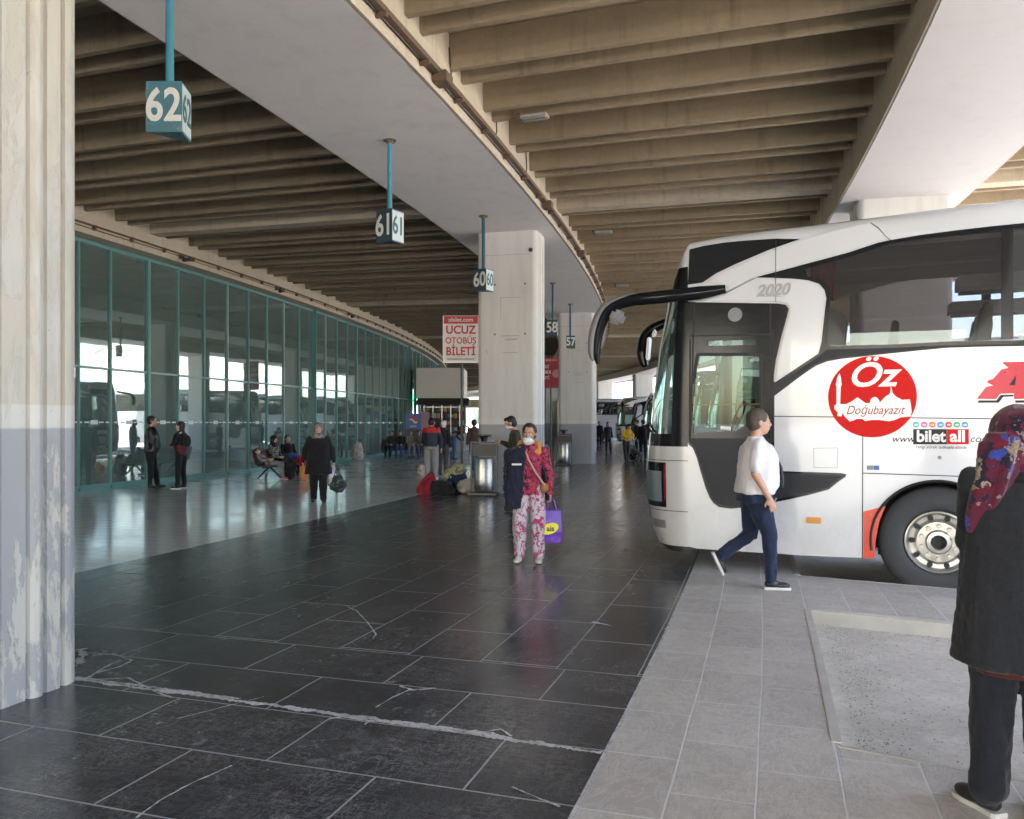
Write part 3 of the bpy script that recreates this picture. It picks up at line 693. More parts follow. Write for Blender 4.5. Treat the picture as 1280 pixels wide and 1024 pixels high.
# drinks fridge
M_blue = simple('fridge_blue', (.012, .07, .30), .35, var=.15)
def fridge(x, y, rz, label, logo=True):
    fr = empty('drinks_fridge', (x, y, 0), rz); tag(fr, label, 'fridge')
    MB().box((0, 0, 1.05), (.86, .7, 2.1)).build('cabinet', M_blue, fr, bevel=.03)
    MB().box((0, -.36, 1.72), (.74, .02, .70)).build('header_panel', simple('fridge_panel%d' % len(MATS), (.01, .05, .26), .3, var=.5, scale=3), fr)
    MB().box((0, -.36, .75), (.72, .02, 1.1)).build('door', M_black, fr)
    if logo:
        Mx = Matrix.Translation((.02, -.378, 1.72)) @ Matrix.Rotation(R_(20), 4, 'Y')
        def half(poly, mm, nm): MB().prism(poly, lambda a, b, d: Mx @ Vector((a, d, b)), 0, -.006).build(nm, mm, fr)
        rr = .22; arc = lambda a0, a1: [(rr*math.cos(R_(a0+(a1-a0)*i/14)), rr*math.sin(R_(a0+(a1-a0)*i/14))) for i in range(15)]
        wave = lambda o: [(rr*.96*(1-i/5), .045*math.sin(i/5*math.pi)*(1)+o) for i in range(11)]
        half(arc(14, 166)[:] + [(-rr*.97+rr*1.94*i/8, .05 + .04*math.sin(i/8*2*math.pi)) for i in range(1, 8)], M_red, 'logo_top')
        half([(-rr*.97+rr*1.94*i/8, .035 + .04*math.sin(i/8*2*math.pi)) for i in range(9)] + [(rr*.97-rr*1.94*i/8, -.06 + .05*math.sin((8-i)/8*2*math.pi)) for i in range(9)], M_signw, 'logo_band')
        text('lettering', 'pepsi', .16, M_signw, fr, wallM(0, -.374, 1.44))
    return fr
fridge(at(516, 43), 43, R_(10), 'blue drinks fridge with a round red and white emblem')
fridge(at(488, 45.5), 45.5, R_(10), 'darker blue fridge behind the glass mullions', False)
# pink / white poster boards by the fridge
r = empty('poster_stand', (at(531, 45), 45, 0)); tag(r, 'pale pink poster board right of the blue fridge', 'poster')
MB().box((0, 0, 1.25), (.5, .05, 1.9)).build('board', simple('pink_board', (.55, .30, .30), .5, var=.1), r); MB().box((0, .05, .15), (.5, .4, .04)).build('foot', M_steel, r)

# ------------------------------------------------------------------ benches (perforated steel beam seats)
def bench(x, y, rz, label, seats=4, mat=None):
    r = empty('waiting_bench', (x, y, 0), rz); tag(r, label, 'bench', 'steel waiting benches by the glass')
    sw = .56; L = seats*sw; mt = mat or M_benchm
    MB().box((0, 0, .36), (L, .07, .06)).build('beam', M_blackm, r)
    for i in range(seats):
        xx = -L/2 + (i+.5)*sw
        prof = [(-.26, .40), (-.22, .43), (.0, .405), (.16, .40), (.24, .45), (.36, .84)]
        th = .025
        m = MB().loft([[(xx+s*.26, a, b) for a, b in prof] + [(xx+s*.26, a+.012, b-th) for a, b in reversed(prof)] for s in (-1, 1)])
        m.build('seat', mt, r, smooth=True)
    for s in (-1, 1):
        for q in (-1, 1):
            MB().tube([(s*L*.36, 0, .36), (s*L*.36, q*.18, .2), (s*L*.36, q*.36, .02)], [.03, .027, .02], 8).build('leg', M_blackm, r)
    for s in (-1, 0, 1):
        MB().tube([(s*L*.49, .2, .42), (s*L*.49, .17, .62), (s*L*.49, -.12, .62), (s*L*.49, -.18, .44)], .014, 6).build('armrest', M_blackm, r)
    return r
M_benchm = simple('bench_dark_red_brown', (.085, .035, .028), .45, var=.25)

# ------------------------------------------------------------------ bags
def blobmesh(mb, name, mat, parent=None, vox=.02, smooth=4, wr=0, fold=False):
    o = mb.build(name+'_src', mat, None, recalc=False)
    md = o.modifiers.new('r', 'REMESH'); md.mode = 'VOXEL'; md.voxel_size = vox; md.use_smooth_shade = True
    if smooth: s = o.modifiers.new('s', 'SMOOTH'); s.iterations = smooth; s.factor = .5
    me = bpy.data.meshes.new_from_object(o.evaluated_get(bpy.context.evaluated_depsgraph_get()))
    bpy.data.objects.remove(o)
    if wr:
        from mathutils import noise as NZ
        for v in me.vertices:
            q = Vector((v.co.x*8, v.co.y*8, v.co.z*(3.2 if fold else 8)))
            v.co += v.normal*wr*(1.2*NZ.noise(q)+.7*NZ.noise(q*2.3+Vector((3, 1, 2)))+.25*NZ.noise(v.co*30))
    for p in me.polygons: p.use_smooth = True
    me.materials.clear(); me.materials.append(mat); me.name = name
    n = bpy.data.objects.new(name, me); C.objects.link(n)
    if parent: n.parent = parent
    return n
def cloth(name, c, rough=.85, var=.18, scale=12, bump=.35, c2=None, pat=None):
    m = N(name); v = m.coord(); f = m.noise(scale, 6, .65, v)
    col = m.mix(f, tuple(x*(1-var) for x in c), tuple(x*(1+var) for x in c))
    if pat:
        ps, thr, pc = pat
        vn = m.ramp(m.noise(ps, 3, .5, v, None, 1.0), [(thr, 0), (thr+.03, 1)]); col = m.mix(vn, col, pc)
        if c2: vn = m.ramp(m.noise(ps*1.3, 3, .5, v, (1, 1.2, .8), 1.5), [(thr+.02, 0), (thr+.05, 1)]); col = m.mix(vn, col, c2)
    m.col(col); m.set(Roughness=rough, Specular_IOR_Level=.2, Sheen_Weight=.15)
    w = m.noise(3.2, 4, .55, v, (1, 1, .55), 1.2); m.bump(m.math('ADD', m.math('MULTIPLY', w, 1.2), m.math('MULTIPLY', m.noise(90, 3, .6, v), .12)), bump, .03); return m.m
def bag_blob(name, label, cat, loc, parts, mat, vox=.02, wr=.012, group=None, rz=0):
    m = MB()
    for c, rad in parts: m.ell(c, rad, nu=18, nv=12)
    o = blobmesh(m, name, mat, None, vox, 4, wr*2.2); o.location = loc; o.rotation_euler = (0, 0, rz); tag(o, label, cat, group); return o
M_bagred = cloth('bag_red', (.30, .02, .04)); M_bagblk = cloth('bag_black', (.014, .014, .016)); M_bagnavy = cloth('bag_navy', (.02, .03, .075)); M_bagsack = cloth('sack_grey', (.34, .33, .31), .8, bump=.5)
M_bagyel = cloth('cloth_pale_yellow', (.42, .39, .22), .85, pat=(9, .5, (.2, .2, .14))); M_sackw = cloth('sack_white', (.42, .38, .34), .8, bump=.6, pat=(12, .52, (.26, .23, .21)))
def bag_loft(name, label, loc, rings, mat, wr=.02, rz=0, cat='bag'):
    m = MB(); m.loft([[(cx_ + a*rx, b_*ry, z) for a, b_ in ((-1, -.6), (-.7, -1), (.7, -1), (1, -.6), (1, .6), (.7, 1), (-.7, 1), (-1, .6))] for z, cx_, rx, ry in rings])
    o = blobmesh(m, name, mat, None, .014, 2, wr); o.location = loc; o.rotation_euler = (0, 0, rz); tag(o, label, cat); return o
b = bag_loft('travel_bag', 'slumped red bag with peaked top standing on the dark floor', (at(535, 18.7), 18.7, 0), [(0, -.02, .22, .14), (.08, -.02, .25, .15), (.25, 0, .19, .12), (.40, .05, .10, .08), (.50, .08, .03, .04)], M_bagred)
MB().tube([(-.12, -.14, .18), (-.02, -.15, .30), (.08, -.11, .36)], .010, 6).build('piping', M_bagblk, b)
MB().tube([(.02, -.05, .42), (.08, -.1, .52), (.14, -.02, .42)], .012, 6).build('handle', M_black, b)
b = bag_loft('travel_bag', 'low black bag between the red bag and the navy bag', (at(553, 18.5), 18.5, 0), [(0, 0, .26, .14), (.10, 0, .28, .15), (.22, -.03, .24, .12), (.30, -.06, .14, .06)], M_bagblk)
MB().tube([(-.15, -.05, .27), (-.05, -.09, .36), (.08, -.05, .26)], .011, 6).build('handle', M_black, b)
b = bag_loft('travel_bag', 'navy bag under a pale yellow cloth', (at(571, 18.9), 18.9, 0), [(0, 0, .20, .14), (.1, 0, .23, .16), (.38, 0, .22, .15), (.48, 0, .17, .10)], M_bagnavy)
MB().box((-.13, -.16, .22), (.03, .01, .34)).build('white_stripe', M_signw, b)
b = bag_blob('folded_blanket', 'crumpled pale yellow cloth lying on the navy bag', 'blanket', (at(570, 18.85), 18.85, .44), [((0, 0, .05), (.24, .17, .09)), ((.05, 0, .13), (.14, .12, .08)), ((-.2, -.05, -.03), (.08, .08, .1))], M_bagyel, vox=.015, wr=.02)
bag_blob('sack', 'plump grey sack leaning between the bags and the litter bin', 'sack', (at(587, 18.6), 18.6, 0), [((0, 0, .16), (.30, .2, .17)), ((.12, 0, .2), (.18, .16, .15))], M_bagsack)
bag_blob('sack', 'tall whitish patterned sack standing by the glass', 'sack', (at(447, 34.2), 34.2, 0), [((0, 0, .25), (.26, .22, .27)), ((0, 0, .50), (.23, .18, .25)), ((.03, 0, .70), (.15, .14, .12))], M_sackw, vox=.025)
b = bag_blob('suitcase', 'black upright suitcase before the seated women', 'suitcase', (at(360, 23.3), 23.3, 0), [((0, 0, .33), (.24, .15, .34)), ((0, 0, .1), (.22, .14, .12))], M_bagblk)
MB().tube([(-.1, 0, .62), (-.1, 0, .78), (.1, 0, .78), (.1, 0, .62)], .01, 6).build('handle', M_blackm, b)
b = bag_blob('shopping_bag', 'orange paper bag on the floor beside the seated women', 'bag', (at(379, 22.8), 22.9, 0), [((0, 0, .2), (.14, .1, .22))], cloth('bag_orange', (.55, .22, .08)))
b = bag_blob('shopping_bag', 'bright red bag on the seat at the end of the bench', 'bag', (at(377, 24.6), 24.6, .30), [((0, 0, .16), (.16, .1, .20))], cloth('bag_scarlet', (.55, .03, .03)))
b = bag_blob('duffel_bag', 'round black duffel beside the person in yellow', 'bag', (at(794, 34.5), 34.5, 0), [((0, 0, .25), (.28, .24, .25)), ((-.1, 0, .33), (.2, .2, .18))], cloth('bag_black_stripe', (.02, .02, .022), pat=(7, .56, (.16, .16, .17))))
MB().tube([(-.15, 0, .45), (0, -.05, .58), (.15, 0, .45)], .015, 6).build('strap', M_black, b)
b = bag_blob('shopping_bag', 'small white carrier bag on the floor left of the red jacketed man', 'bag', (at(527, 25), 25, 0), [((0, 0, .16), (.13, .09, .18))], M_sackw)

bench(-6.72, 24.35, R_(79), 'dark steel bench with the lying child and two seated women', 5)
bench(at(512, 38), 38.4, R_(6), 'far steel bench with a group of people in front of the blue fridge', 5)

# ------------------------------------------------------------------ far surroundings in daylight
def building(name, label, x, y, w, d, h, rz, floors, nw, mat):
    r = empty(name, (x, y, ROAD), rz); tag(r, label, 'building')
    MB().box((0, 0, h/2), (w, d, h)).build('wall', mat, r); MB().box((0, 0, h+.3), (w+.6, d+.6, .6)).build('roof', M_kerb, r)
    for f in range(floors):
        for i in range(nw):
            for sx, face in ((-1, 0),):
                MB().box((-w/2 + (i+.5)*w/nw, -d/2-.02, (f+.55)*h/floors), (w/nw*.55, .10, h/floors*.5)).build('window', M_bwin, r)
    return r
building('terminal_building', 'bright white building with rows of windows in the daylight gap', 24, 178, 34, 14, 13, R_(6), 4, 7, M_bldg)
building('office_building', 'pale block across the yard right of the platform', 92, 120, 44, 14, 15, R_(-62), 4, 8, M_bldg)
building('depot_building', 'low pale depot building across the yard', 84, 20, 50, 12, 8, R_(-100), 2, 9, M_bldg)
r = empty('green_billboard', (18.5, 150, ROAD)); tag(r, 'small green billboard before the white building', 'billboard')
MB().box((0, 0, 6.2), (4.2, .3, 2.4)).build('panel', M_green, r); 
for s in (-1, 1): MB().cyl((s*1.5, .3, 0), (s*1.5, .3, 7), .12, n=8).build('post', M_steel, r)
# interior things seen dimly through the glass
for i, (t, lab) in enumerate(((-13.3, 'pale round pillar inside the hall behind the second pane'), (-10.6, 'pale pillar inside the hall behind the bench'), (-8.0, 'pale pillar deeper inside the hall'), (-5.2, 'farthest pale pillar inside the hall'))):
    p = P(157.2, t); o = MB().cyl((0, 0, 0), (0, 0, ZS), .42, n=28).build('interior_pillar', M_innerw, smooth=True); o.location = p; tag(o, lab, 'pillar', 'pillars inside the glass hall')
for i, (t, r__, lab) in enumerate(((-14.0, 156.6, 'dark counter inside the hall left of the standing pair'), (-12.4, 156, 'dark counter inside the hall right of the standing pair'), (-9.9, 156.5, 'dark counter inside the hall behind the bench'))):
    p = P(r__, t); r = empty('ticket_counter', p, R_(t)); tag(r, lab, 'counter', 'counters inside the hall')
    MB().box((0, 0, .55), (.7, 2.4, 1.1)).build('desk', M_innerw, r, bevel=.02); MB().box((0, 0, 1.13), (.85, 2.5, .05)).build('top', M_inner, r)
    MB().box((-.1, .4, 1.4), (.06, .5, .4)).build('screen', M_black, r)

# fixing bolts and traces of old posters on the white columns
def marks(x0, y0, rz, label):
    r = empty('poster_traces', (x0, y0, 0), rz); tag(r, label, 'wall marks')
    for dx, z in ((-.28, 4.75), (.42, 4.75), (-.28, 3.62), (.42, 3.62)): MB().cyl((dx, .01, z), (dx, -.018, z), .022, n=8).build('bolt', M_rust, r)
    for dx, z, w, h in ((.08, 4.45, .48, .012), (-.14, 4.2, .012, .5), (.08, 3.58, .42, .02), (.08, 3.2, .34, .014), (.10, 3.50, .30, .03)): MB().box((dx, -.002, z), (w, .006, h)).build('tape_trace', M_trace, r)
    MB().box((0, -.001, 5.42), (1.1, .004, .012)).build('formwork_joint', M_trace, r)
M_trace = simple('old_tape', (.36, .34, .31), .7, var=.3, scale=20)
q = P(169.92, COLS[3]+.02); d = Vector((math.sin(R_(COLS[3])), -math.cos(R_(COLS[3])), 0)); q2 = q + d*.502
marks(q2.x, q2.y, R_(COLS[3]), 'bolts and faint poster traces on the white column by the 60 sign')
q = P(169.92, COLS[4]+.02); d = Vector((math.sin(R_(COLS[4])), -math.cos(R_(COLS[4])), 0)); q2 = q + d*.502
marks(q2.x, q2.y, R_(COLS[4]), 'bolts and faint poster traces on the white column behind the 57 sign')
# ------------------------------------------------------------------ the coach. Local frame: x back along the bus from the door corner, y into its width, z up from the road
BUS_O = Vector((1.935, 9.01, ROAD)); BUS_RZ = -26.0
_bd = Vector((math.cos(R_(BUS_RZ)), math.sin(R_(BUS_RZ))))
def side(px, py, dy=0.0):
    """elevation drawing of the kerb side, read off the photograph and turned into metres (x, z) on the bus"""
    k = (px-640)/1024; nx, ny = -_bd.y, _bd.x
    ox, oy = BUS_O.x + nx*dy, BUS_O.y + ny*dy
    t = (k*oy-ox)/(_bd.x - k*_bd.y); Y = oy + t*_bd.y
    return (t, 1.6 + (529-py)*Y/1024 - ROAD)
W = 2.5; LEN = 12.2; ZTOP = 3.60
def bus_paint():
    m = N('coach_white_paint'); v = m.coord(); sx = m.n('SeparateXYZ'); m.l(v, sx.inputs[0])
    low = m.ramp(m.math('MULTIPLY', sx.outputs[2], .5), [(.16, 1), (.5, 0)])
    d = m.math('MULTIPLY', low, m.ramp(m.noise(3.5, 8, .75, v, (1, 1, .5)), [(.35, 0), (.7, 1)]))
    st = m.math('MULTIPLY', m.ramp(m.noise(6, 6, .7, v, (1, 1, .07)), [(.52, 0), (.75, 1)]), .10)
    c = m.mix(m.math('MULTIPLY', d, .40), (.57, .575, .58), (.33, .30, .27)); c = m.mix(st, c, (.45, .43, .40))
    m.col(c); m.set(Roughness=m.math('ADD', m.math('MULTIPLY', d, .4), .20), Coat_Weight=.5); m.bump(m.noise(.9, 2, .5, v), .06, .03); return m.m
M_bus = bus_paint()
M_busblk = simple('coach_black_panel', (.010, .011, .013), .14, var=.2, spec=.22)
M_busdk = simple('coach_matt_charcoal', (.022, .024, .029), .45, var=.15, spec=.25)
M_rub = simple('rubber_seal', (.01, .01, .011), .6)
M_tyre = simple('tyre_rubber', (.035, .036, .038), .75, var=.3, scale=12, bump=.2)
M_rim = simple('wheel_rim_alloy', (.50, .49, .46), .35, .85, var=.2, scale=10)
M_embl = simple('emblem_light', (.32, .32, .325), .4)
M_rimd = simple('wheel_dark', (.02, .02, .02), .7)
M_logo = simple('logo_red', (.56, .006, .005), .5, var=.03, spec=.2)
M_orange = simple('reflector_orange', (.60, .26, .03), .3)
M_redor = simple('skirt_red', (.62, .06, .03), .25, var=.05)
M_seat = simple('coach_seat', (.07, .06, .06), .8, var=.2, scale=9)
M_cint = simple('coach_interior', (.34, .33, .32), .7, var=.2)
M_emb = simple('emblem_grey', (.20, .20, .205), .45, .0)
def _wins(): 
    m = glass_mat('coach_window_glass', (.66, .65, .66), .08, .01, .42, (.24, .23, .23)); return m.m
M_cglass = _wins()
M_wglass = glass_mat('windscreen_glass', (.62, .80, .74), .05, .01, .65, (.05, .12, .10)).m
M_dglass = glass_mat('door_glass', (.84, .90, .88), .02, .01, .28).m

def smooth_poly(pts, it=2):
    """round an outline gently (corner cutting) where a point is marked as soft"""
    for _ in range(it):
        out = []
        for i, p in enumerate(pts):
            q = pts[(i+1) % len(pts)]; out.append((p[0]*.75+q[0]*.25, p[1]*.75+q[1]*.25)); out.append((p[0]*.25+q[0]*.75, p[1]*.25+q[1]*.75))
        pts = out
    return pts
def plate(name, outer, holes, y0, y1, mat, parent, smooth=False):
    """a flat panel with openings, thickness along y"""
    cu = bpy.data.curves.new('p', 'CURVE'); cu.dimensions = '2D'; cu.fill_mode = 'BOTH'; cu.extrude = abs(y1-y0)/2
    for lp in [outer]+holes:
        sp = cu.splines.new('POLY'); sp.points.add(len(lp)-1); sp.use_cyclic_u = True
        for q, (a, b) in zip(sp.points, lp): q.co = (a, b, 0, 1)
    ob = bpy.data.objects.new('p', cu); C.objects.link(ob)
    me = bpy.data.meshes.new_from_object(ob.evaluated_get(bpy.context.evaluated_depsgraph_get()))
    bpy.data.objects.remove(ob); bpy.data.curves.remove(cu)
    me.transform(Matrix.Translation((0, (y0+y1)/2, 0)) @ Matrix.Rotation(R_(90), 4, 'X'))
    me.materials.clear(); me.materials.append(mat); me.name = name
    o = bpy.data.objects.new(name, me); C.objects.link(o); o.parent = parent; return o
def px(*L): return [side(*p) for p in L]
def inset_poly(pts, d):
    """push an outline inwards by d"""
    n = len(pts); A = sum(pts[i][0]*pts[(i+1) % n][1]-pts[(i+1) % n][0]*pts[i][1] for i in range(n)); s = 1 if A > 0 else -1; out = []
    for i in range(n):
        a, b, c = Vector(pts[i-1]), Vector(pts[i]), Vector(pts[(i+1) % n])
        e1, e2 = (b-a), (c-b)
        if e1.length < 1e-6 or e2.length < 1e-6: out.append(tuple(b)); continue
        e1.normalize(); e2.normalize(); n1 = Vector((-e1.y, e1.x))*s; n2 = Vector((-e2.y, e2.x))*s
        bi = n1+n2
        if bi.length < .2: bi = n1
        else: bi = bi/ max(.5, bi.length_squared/2)
        out.append(tuple(b + bi*d))
    return out
def circ(c, r, n=40, a0=0, a1=360): return [(c[0]+r*math.cos(R_(a0+(a1-a0)*i/n)), c[1]+r*math.sin(R_(a0+(a1-a0)*i/n))) for i in range(n+(0 if a1-a0 == 360 else 1))]

ZWB, ZWT = side(1280, 427)[1], side(1280, 282)[1]
LIVERY = True
def make_coach(detail=True):
    root = empty('coach', BUS_O, R_(BUS_RZ))
    wz = .555; WX = side(1173.6, 683)[0]; WR = 8.55
    zb = .33
    # ---- openings
    G1 = px((1004, 335), (1030, 328), (1062, 319), (1112, 303), (1150, 297), (1196, 291), (1240, 286), (1280, 282.5)) + [(LEN-1.1, ZWT+.02), (LEN-.8, ZWT-.1), (LEN-.75, ZWB+.1), (LEN-1.0, ZWB)] + px((1280, 427), (1200, 428), (1120, 432), (1038, 434), (1031, 429)) + px((1034, 400), (1037, 372), (1034, 360), (1026, 352), (1008, 347))
    GD = px((874, 444), (950, 444), (951, 500), (952, 519), (938, 531), (920, 540), (866, 543), (864, 510), (868, 470))
    GV = px((884, 425.5), (946, 424.5), (946, 431.5), (884, 433))
    def arch(cx, r=.60): return [(cx + r*math.cos(R_(a)), wz + r*math.sin(R_(a))) for a in range(180+18, -19, -9)]
    bot = side(1077, 699)[1]
    outer = [(0, ZTOP), (0, side(858, 683)[1])] + px((872, 686), (902, 688)) + [(1.2, bot), (WX-.60*math.cos(R_(18)), bot)]
    a1 = arch(WX); a1 = [p for p in a1 if p[1] > bot]; a2 = [p for p in arch(WR) if p[1] > bot]
    outer = [(0, ZTOP), (0, side(858, 683)[1])] + px((872, 686), (902, 688)) + [(1.3, bot)] + a1 + a2 + [(LEN, bot), (LEN, ZTOP)]
    near = []
    near.append(plate('side_panel', outer, [G1, GD, GV], 0, .035, M_bus, root))
    # ---- black window band, diagonal and door area, a touch proud of the white
    B = px((1280, 279), (1240, 283), (1196, 288), (1150, 294), (1112, 300.5), (1098, 303.5), (1060, 316), (1000, 332), (944, 347)) \
        + px((968, 347.5), (990, 348.5), (1010, 350.5), (1024, 355), (1031, 363), (1033, 373), (1031, 390), (1027, 428), (1023, 442), (996, 460), (969, 478)) \
        + px((966.5, 476), (970, 450), (977, 420), (984, 395), (986, 386), (982, 381), (972, 379.5), (872, 378)) \
        + [(.0, side(861, 377)[1]), (.0, side(856, 552)[1])] \
        + px((861, 556), (866, 560), (871, 572), (876, 590), (882, 610), (887, 622), (892, 629), (899, 634), (914, 636), (933, 634), (978, 626), (1008, 619.5), (1036, 612), (1047, 603), (1057, 596), (1058, 593), (1052, 591.5), (980, 589), (968, 588)) \
        + px((968, 495), (980, 486), (1000, 471), (1010, 464), (1020, 457.5), (1034, 452), (1050, 449), (1081, 445.5), (1122, 441), (1183, 435), (1240, 433), (1280, 432)) + [(LEN-.6, side(1280, 432)[1]), (LEN-.45, side(1280, 279)[1]-.2), (LEN-.7, side(1280, 279)[1])]
    near.append(plate('window_surround', B, [inset_poly(G1, .012), inset_poly(GD, .010), inset_poly(GV, .004)], -.006, .0, M_busdk if False else M_busblk, root))
    # ---- matt lower door panel
    L1 = [(.012, side(856, 548)[1])] + px((862, 552), (868, 561), (873, 573), (878, 590), (884, 610), (889, 621), (894, 628), (901, 631.5), (914, 633), (933, 631), (978, 623), (1008, 616.5), (1034, 609.5), (1045, 601), (1054, 595), (980, 591), (966, 590), (966, 548))
    near.append(plate('lower_trim', L1, [], -.010, -.0065, M_busdk, root))
    dg = px((860, 500), (966, 495), (980, 489), (1010, 466.5), (1034, 454.5), (1081, 448), (1122, 443.5), (1183, 438), (1280, 434))
    # diagonal strip in matt charcoal under the windows
    D = px((968, 481), (996, 463.5), (1024, 445), (1034, 437), (1081, 436), (1183, 432), (1280, 430)) + [(LEN-.8, side(1280, 430)[1]), (LEN-.8, side(1280, 432)[1]+.005)] + px((1280, 432.5), (1183, 434.2), (1122, 440), (1081, 444.2), (1050, 447.5), (1034, 450.5), (1019, 456), (998, 470.5), (969, 493))
    near.append(plate('waist_strip', D, [], -.010, -.0065, M_busdk, root))
    # upper quarter glass at the front (dark)
    Q = px((860, 356), (878, 353.5), (895, 342), (920, 330), (960, 313), (1000, 299), (970, 298.5), (930, 301), (905, 303.5), (880, 307.5), (862, 312))
    near.append(plate('front_quarter_glass', Q, [], -.006, .0, M_busblk, root))
    # raised white swoosh rail and the hook panel (proud white)
    S = px((878, 357), (895, 345.5), (920, 333.5), (960, 316.5), (1002, 301), (1040, 290), (1088, 279), (1112, 299.5), (1098, 302), (1060, 314.5), (1000, 330.5), (944, 345.5), (925, 356), (905, 366), (880, 366))
    near.append(plate('swoosh_panel', S, [], -.016, .0, M_bus, root))
    H = px((940, 348.5), (968, 349), (990, 350), (1009, 352), (1023, 356.5), (1029, 364), (1031, 373), (1029, 390), (1025, 427), (1021, 440.5), (996, 457), (970, 475), (973, 450), (980, 420), (987, 395), (989, 386), (985, 379.5), (974, 377), (872, 376), (868, 368), (905, 368), (925, 358))
    near.append(plate('hook_panel', H, [], -.014, .0, M_bus, root))
    # glass
    near.append(plate('side_window', inset_poly(G1, -.004), [], .012, .018, M_cglass, root))
    dr = [(side(859, 410)[0], side(859, 410)[1]), side(966, 408), (side(966, 408)[0], side(966, 684)[1]), (side(860, 684)[0], side(860, 684)[1])]
    near.append(plate('door_window', inset_poly(GD, -.004), [], .012, .018, M_dglass, root))
    near.append(plate('vent_window', inset_poly(GV, -.003), [], .012, .018, M_dglass, root))
    o = near[-2]
    # dark dividers behind the glass
    for xx in (3.02, 4.9, 6.8, 8.7, 10.3): near.append(MB().box((xx, .035, (ZWB+ZWT)/2), (.10, .02, ZWT-ZWB-.01)).build('window_divider', M_busblk, root))
    far_src = list(near)
    # mirrored panels for the offside
    mir = Matrix.Translation((0, W, 0)) @ Matrix.Scale(-1, 4, (0, 1, 0))
    for q in far_src:
        if q.name.split('.')[0] in ('vent_window',): pass
        c = q.copy(); c.data = q.data.copy(); c.data.transform(mir); c.data.flip_normals(); C.objects.link(c); c.parent = root
    # ---- roof loft
    sec = [(0, ZTOP), (.012, 3.66), (.04, 3.715), (.10, 3.765), (.22, 3.80), (.6, 3.835), (1.25, 3.85)]
    full = sec + [(W-y, z) for y, z in reversed(sec[:-1])]
    xs = [0, .15, .4, .8, 1.5, 2.2, 3.0, 6, 11.6, 12.0, LEN]
    drop = [.07, .045, .02, .0, -.015, -.045, -.075, -.08, -.07, .0, .15]
    rings = [[(x, y, ZTOP + (z-ZTOP)*(1-d/.25)) for y, z in full] for x, d in zip(xs, drop)]
    MB().loft(rings, close=False, cap=False).build('roof_panel', M_bus, root, smooth=True, recalc=False)
    # rear and underside
    MB().box((LEN-.02, W/2, (bot+ZTOP)/2), (.04, W-.08, ZTOP-bot)).build('rear_panel', M_bus, root)
    MB().box((LEN/2+.9, W/2, bot+.05), (LEN-2.0, W-.5, .06)).build('underbody', M_rimd, root)
    for cx in (WX, WR):
        for s in (0, 1):
            m = MB()
            y0, y1 = (.04, .55) if s == 0 else (W-.55, W-.04)
            m.loft([[(cx + .60*math.cos(R_(a)), y, wz + .60*math.sin(R_(a))) for a in range(-15, 196, 14)] for y in (y0, y1)], close=False, cap=False)
            yb = y1 if s == 0 else y0
            m.add([(cx + .60*math.cos(R_(a)), yb, wz + .60*math.sin(R_(a))) for a in range(-15, 196, 14)], [tuple(range(16))])
            m.build('wheel_arch', M_rimd, root)
    # ---- front: rings of a rounded plan
    zf = [(.30, -.42), (.36, -.52), (.50, -.60), (.80, -.66), (1.15, -.68), (1.42, -.67), (1.50, -.655), (2.0, -.60), (2.6, -.51), (3.02, -.40), (3.10, -.385), (3.35, -.30), (3.5, -.22), (ZTOP, -.15)]
    def Fpt(a, z, off=0):
        for (z0, f0), (z1, f1) in zip(zf, zf[1:]):
            if z <= z1 or z1 == ZTOP: break
        u = max(0, min(1, (z-z0)/(z1-z0))); tf = f0+(f1-f0)*u
        if z > 3.5: tf = tf
        ph = math.pi*a; n = 2.7; c, s = math.cos(ph), math.sin(ph)
        y = W/2 - W/2*math.copysign(abs(c)**(2/n), c); x = tf*abs(s)**(2/n)
        if off:
            e = .01; p0 = Fpt(max(0, a-e), z); p1 = Fpt(min(1, a+e), z); d = Vector((p1[0]-p0[0], p1[1]-p0[1])); d.normalize()
            x += -abs(d.y)*off if True else 0; y += (d.x*off if a < .5 else d.x*off)
        return (x, y, z)
    def fpatch(name, a0, a1, z0, z1, mat, off=0, na=14, nz=6, th=0, smooth=True):
        zs = sorted(set([z0, z1] + [z for z, _ in zf if z0 < z < z1] + [z0+(z1-z0)*i/nz for i in range(nz+1)]))
        m = MB(); A = [a0+(a1-a0)*i/na for i in range(na+1)]
        m.loft([[Fpt(a, z, off) for a in A] for z in zs], close=False, cap=False); o = m.build(name, mat, root, smooth=smooth, recalc=False)
        return o
    fpatch('front_bumper', 0, 1, .36, 1.46, M_bus, na=48, nz=8)
    fpatch('bumper_lip', .02, .98, .30, .36, M_rimd, na=32, nz=1)
    fpatch('windscreen_pillar', 0, .062, 1.46, 3.10, M_busblk, na=10)
    fpatch('windscreen_pillar', .938, 1, 1.46, 3.10, M_busblk, na=10)
    fpatch('windscreen_rim', .062, .938, 1.46, 1.60, M_busblk, na=36, nz=1)
    fpatch('windscreen', .062, .938, 1.60, 3.10, M_wglass, na=40, nz=8)
    fpatch('upper_front_glass', 0, 1, 3.10, 3.44, M_busblk, na=48, nz=3)
    fpatch('front_brow', 0, 1, 3.44, ZTOP, M_bus, na=48, nz=3)
    for a_, b_ in ((.20, .46), (.50, .78)):
        p_ = [Vector(Fpt(a_ + (b_-a_)*i/10, 1.62 + .16*(i/10), .03)) for i in range(11)]
        MB().tube(p_, [.014]*11, 6).build('wiper', M_rub, root)
        MB().tube([Vector(Fpt(b_, 1.50, .02)), Vector(Fpt((a_+b_)/2, 1.70, .05))], .012, 6).build('wiper_arm', M_rub, root)
    for zz in (.74, 1.30): fpatch('bumper_seam', .0, 1, zz, zz+.008, M_rub, off=.002, na=40, nz=1)
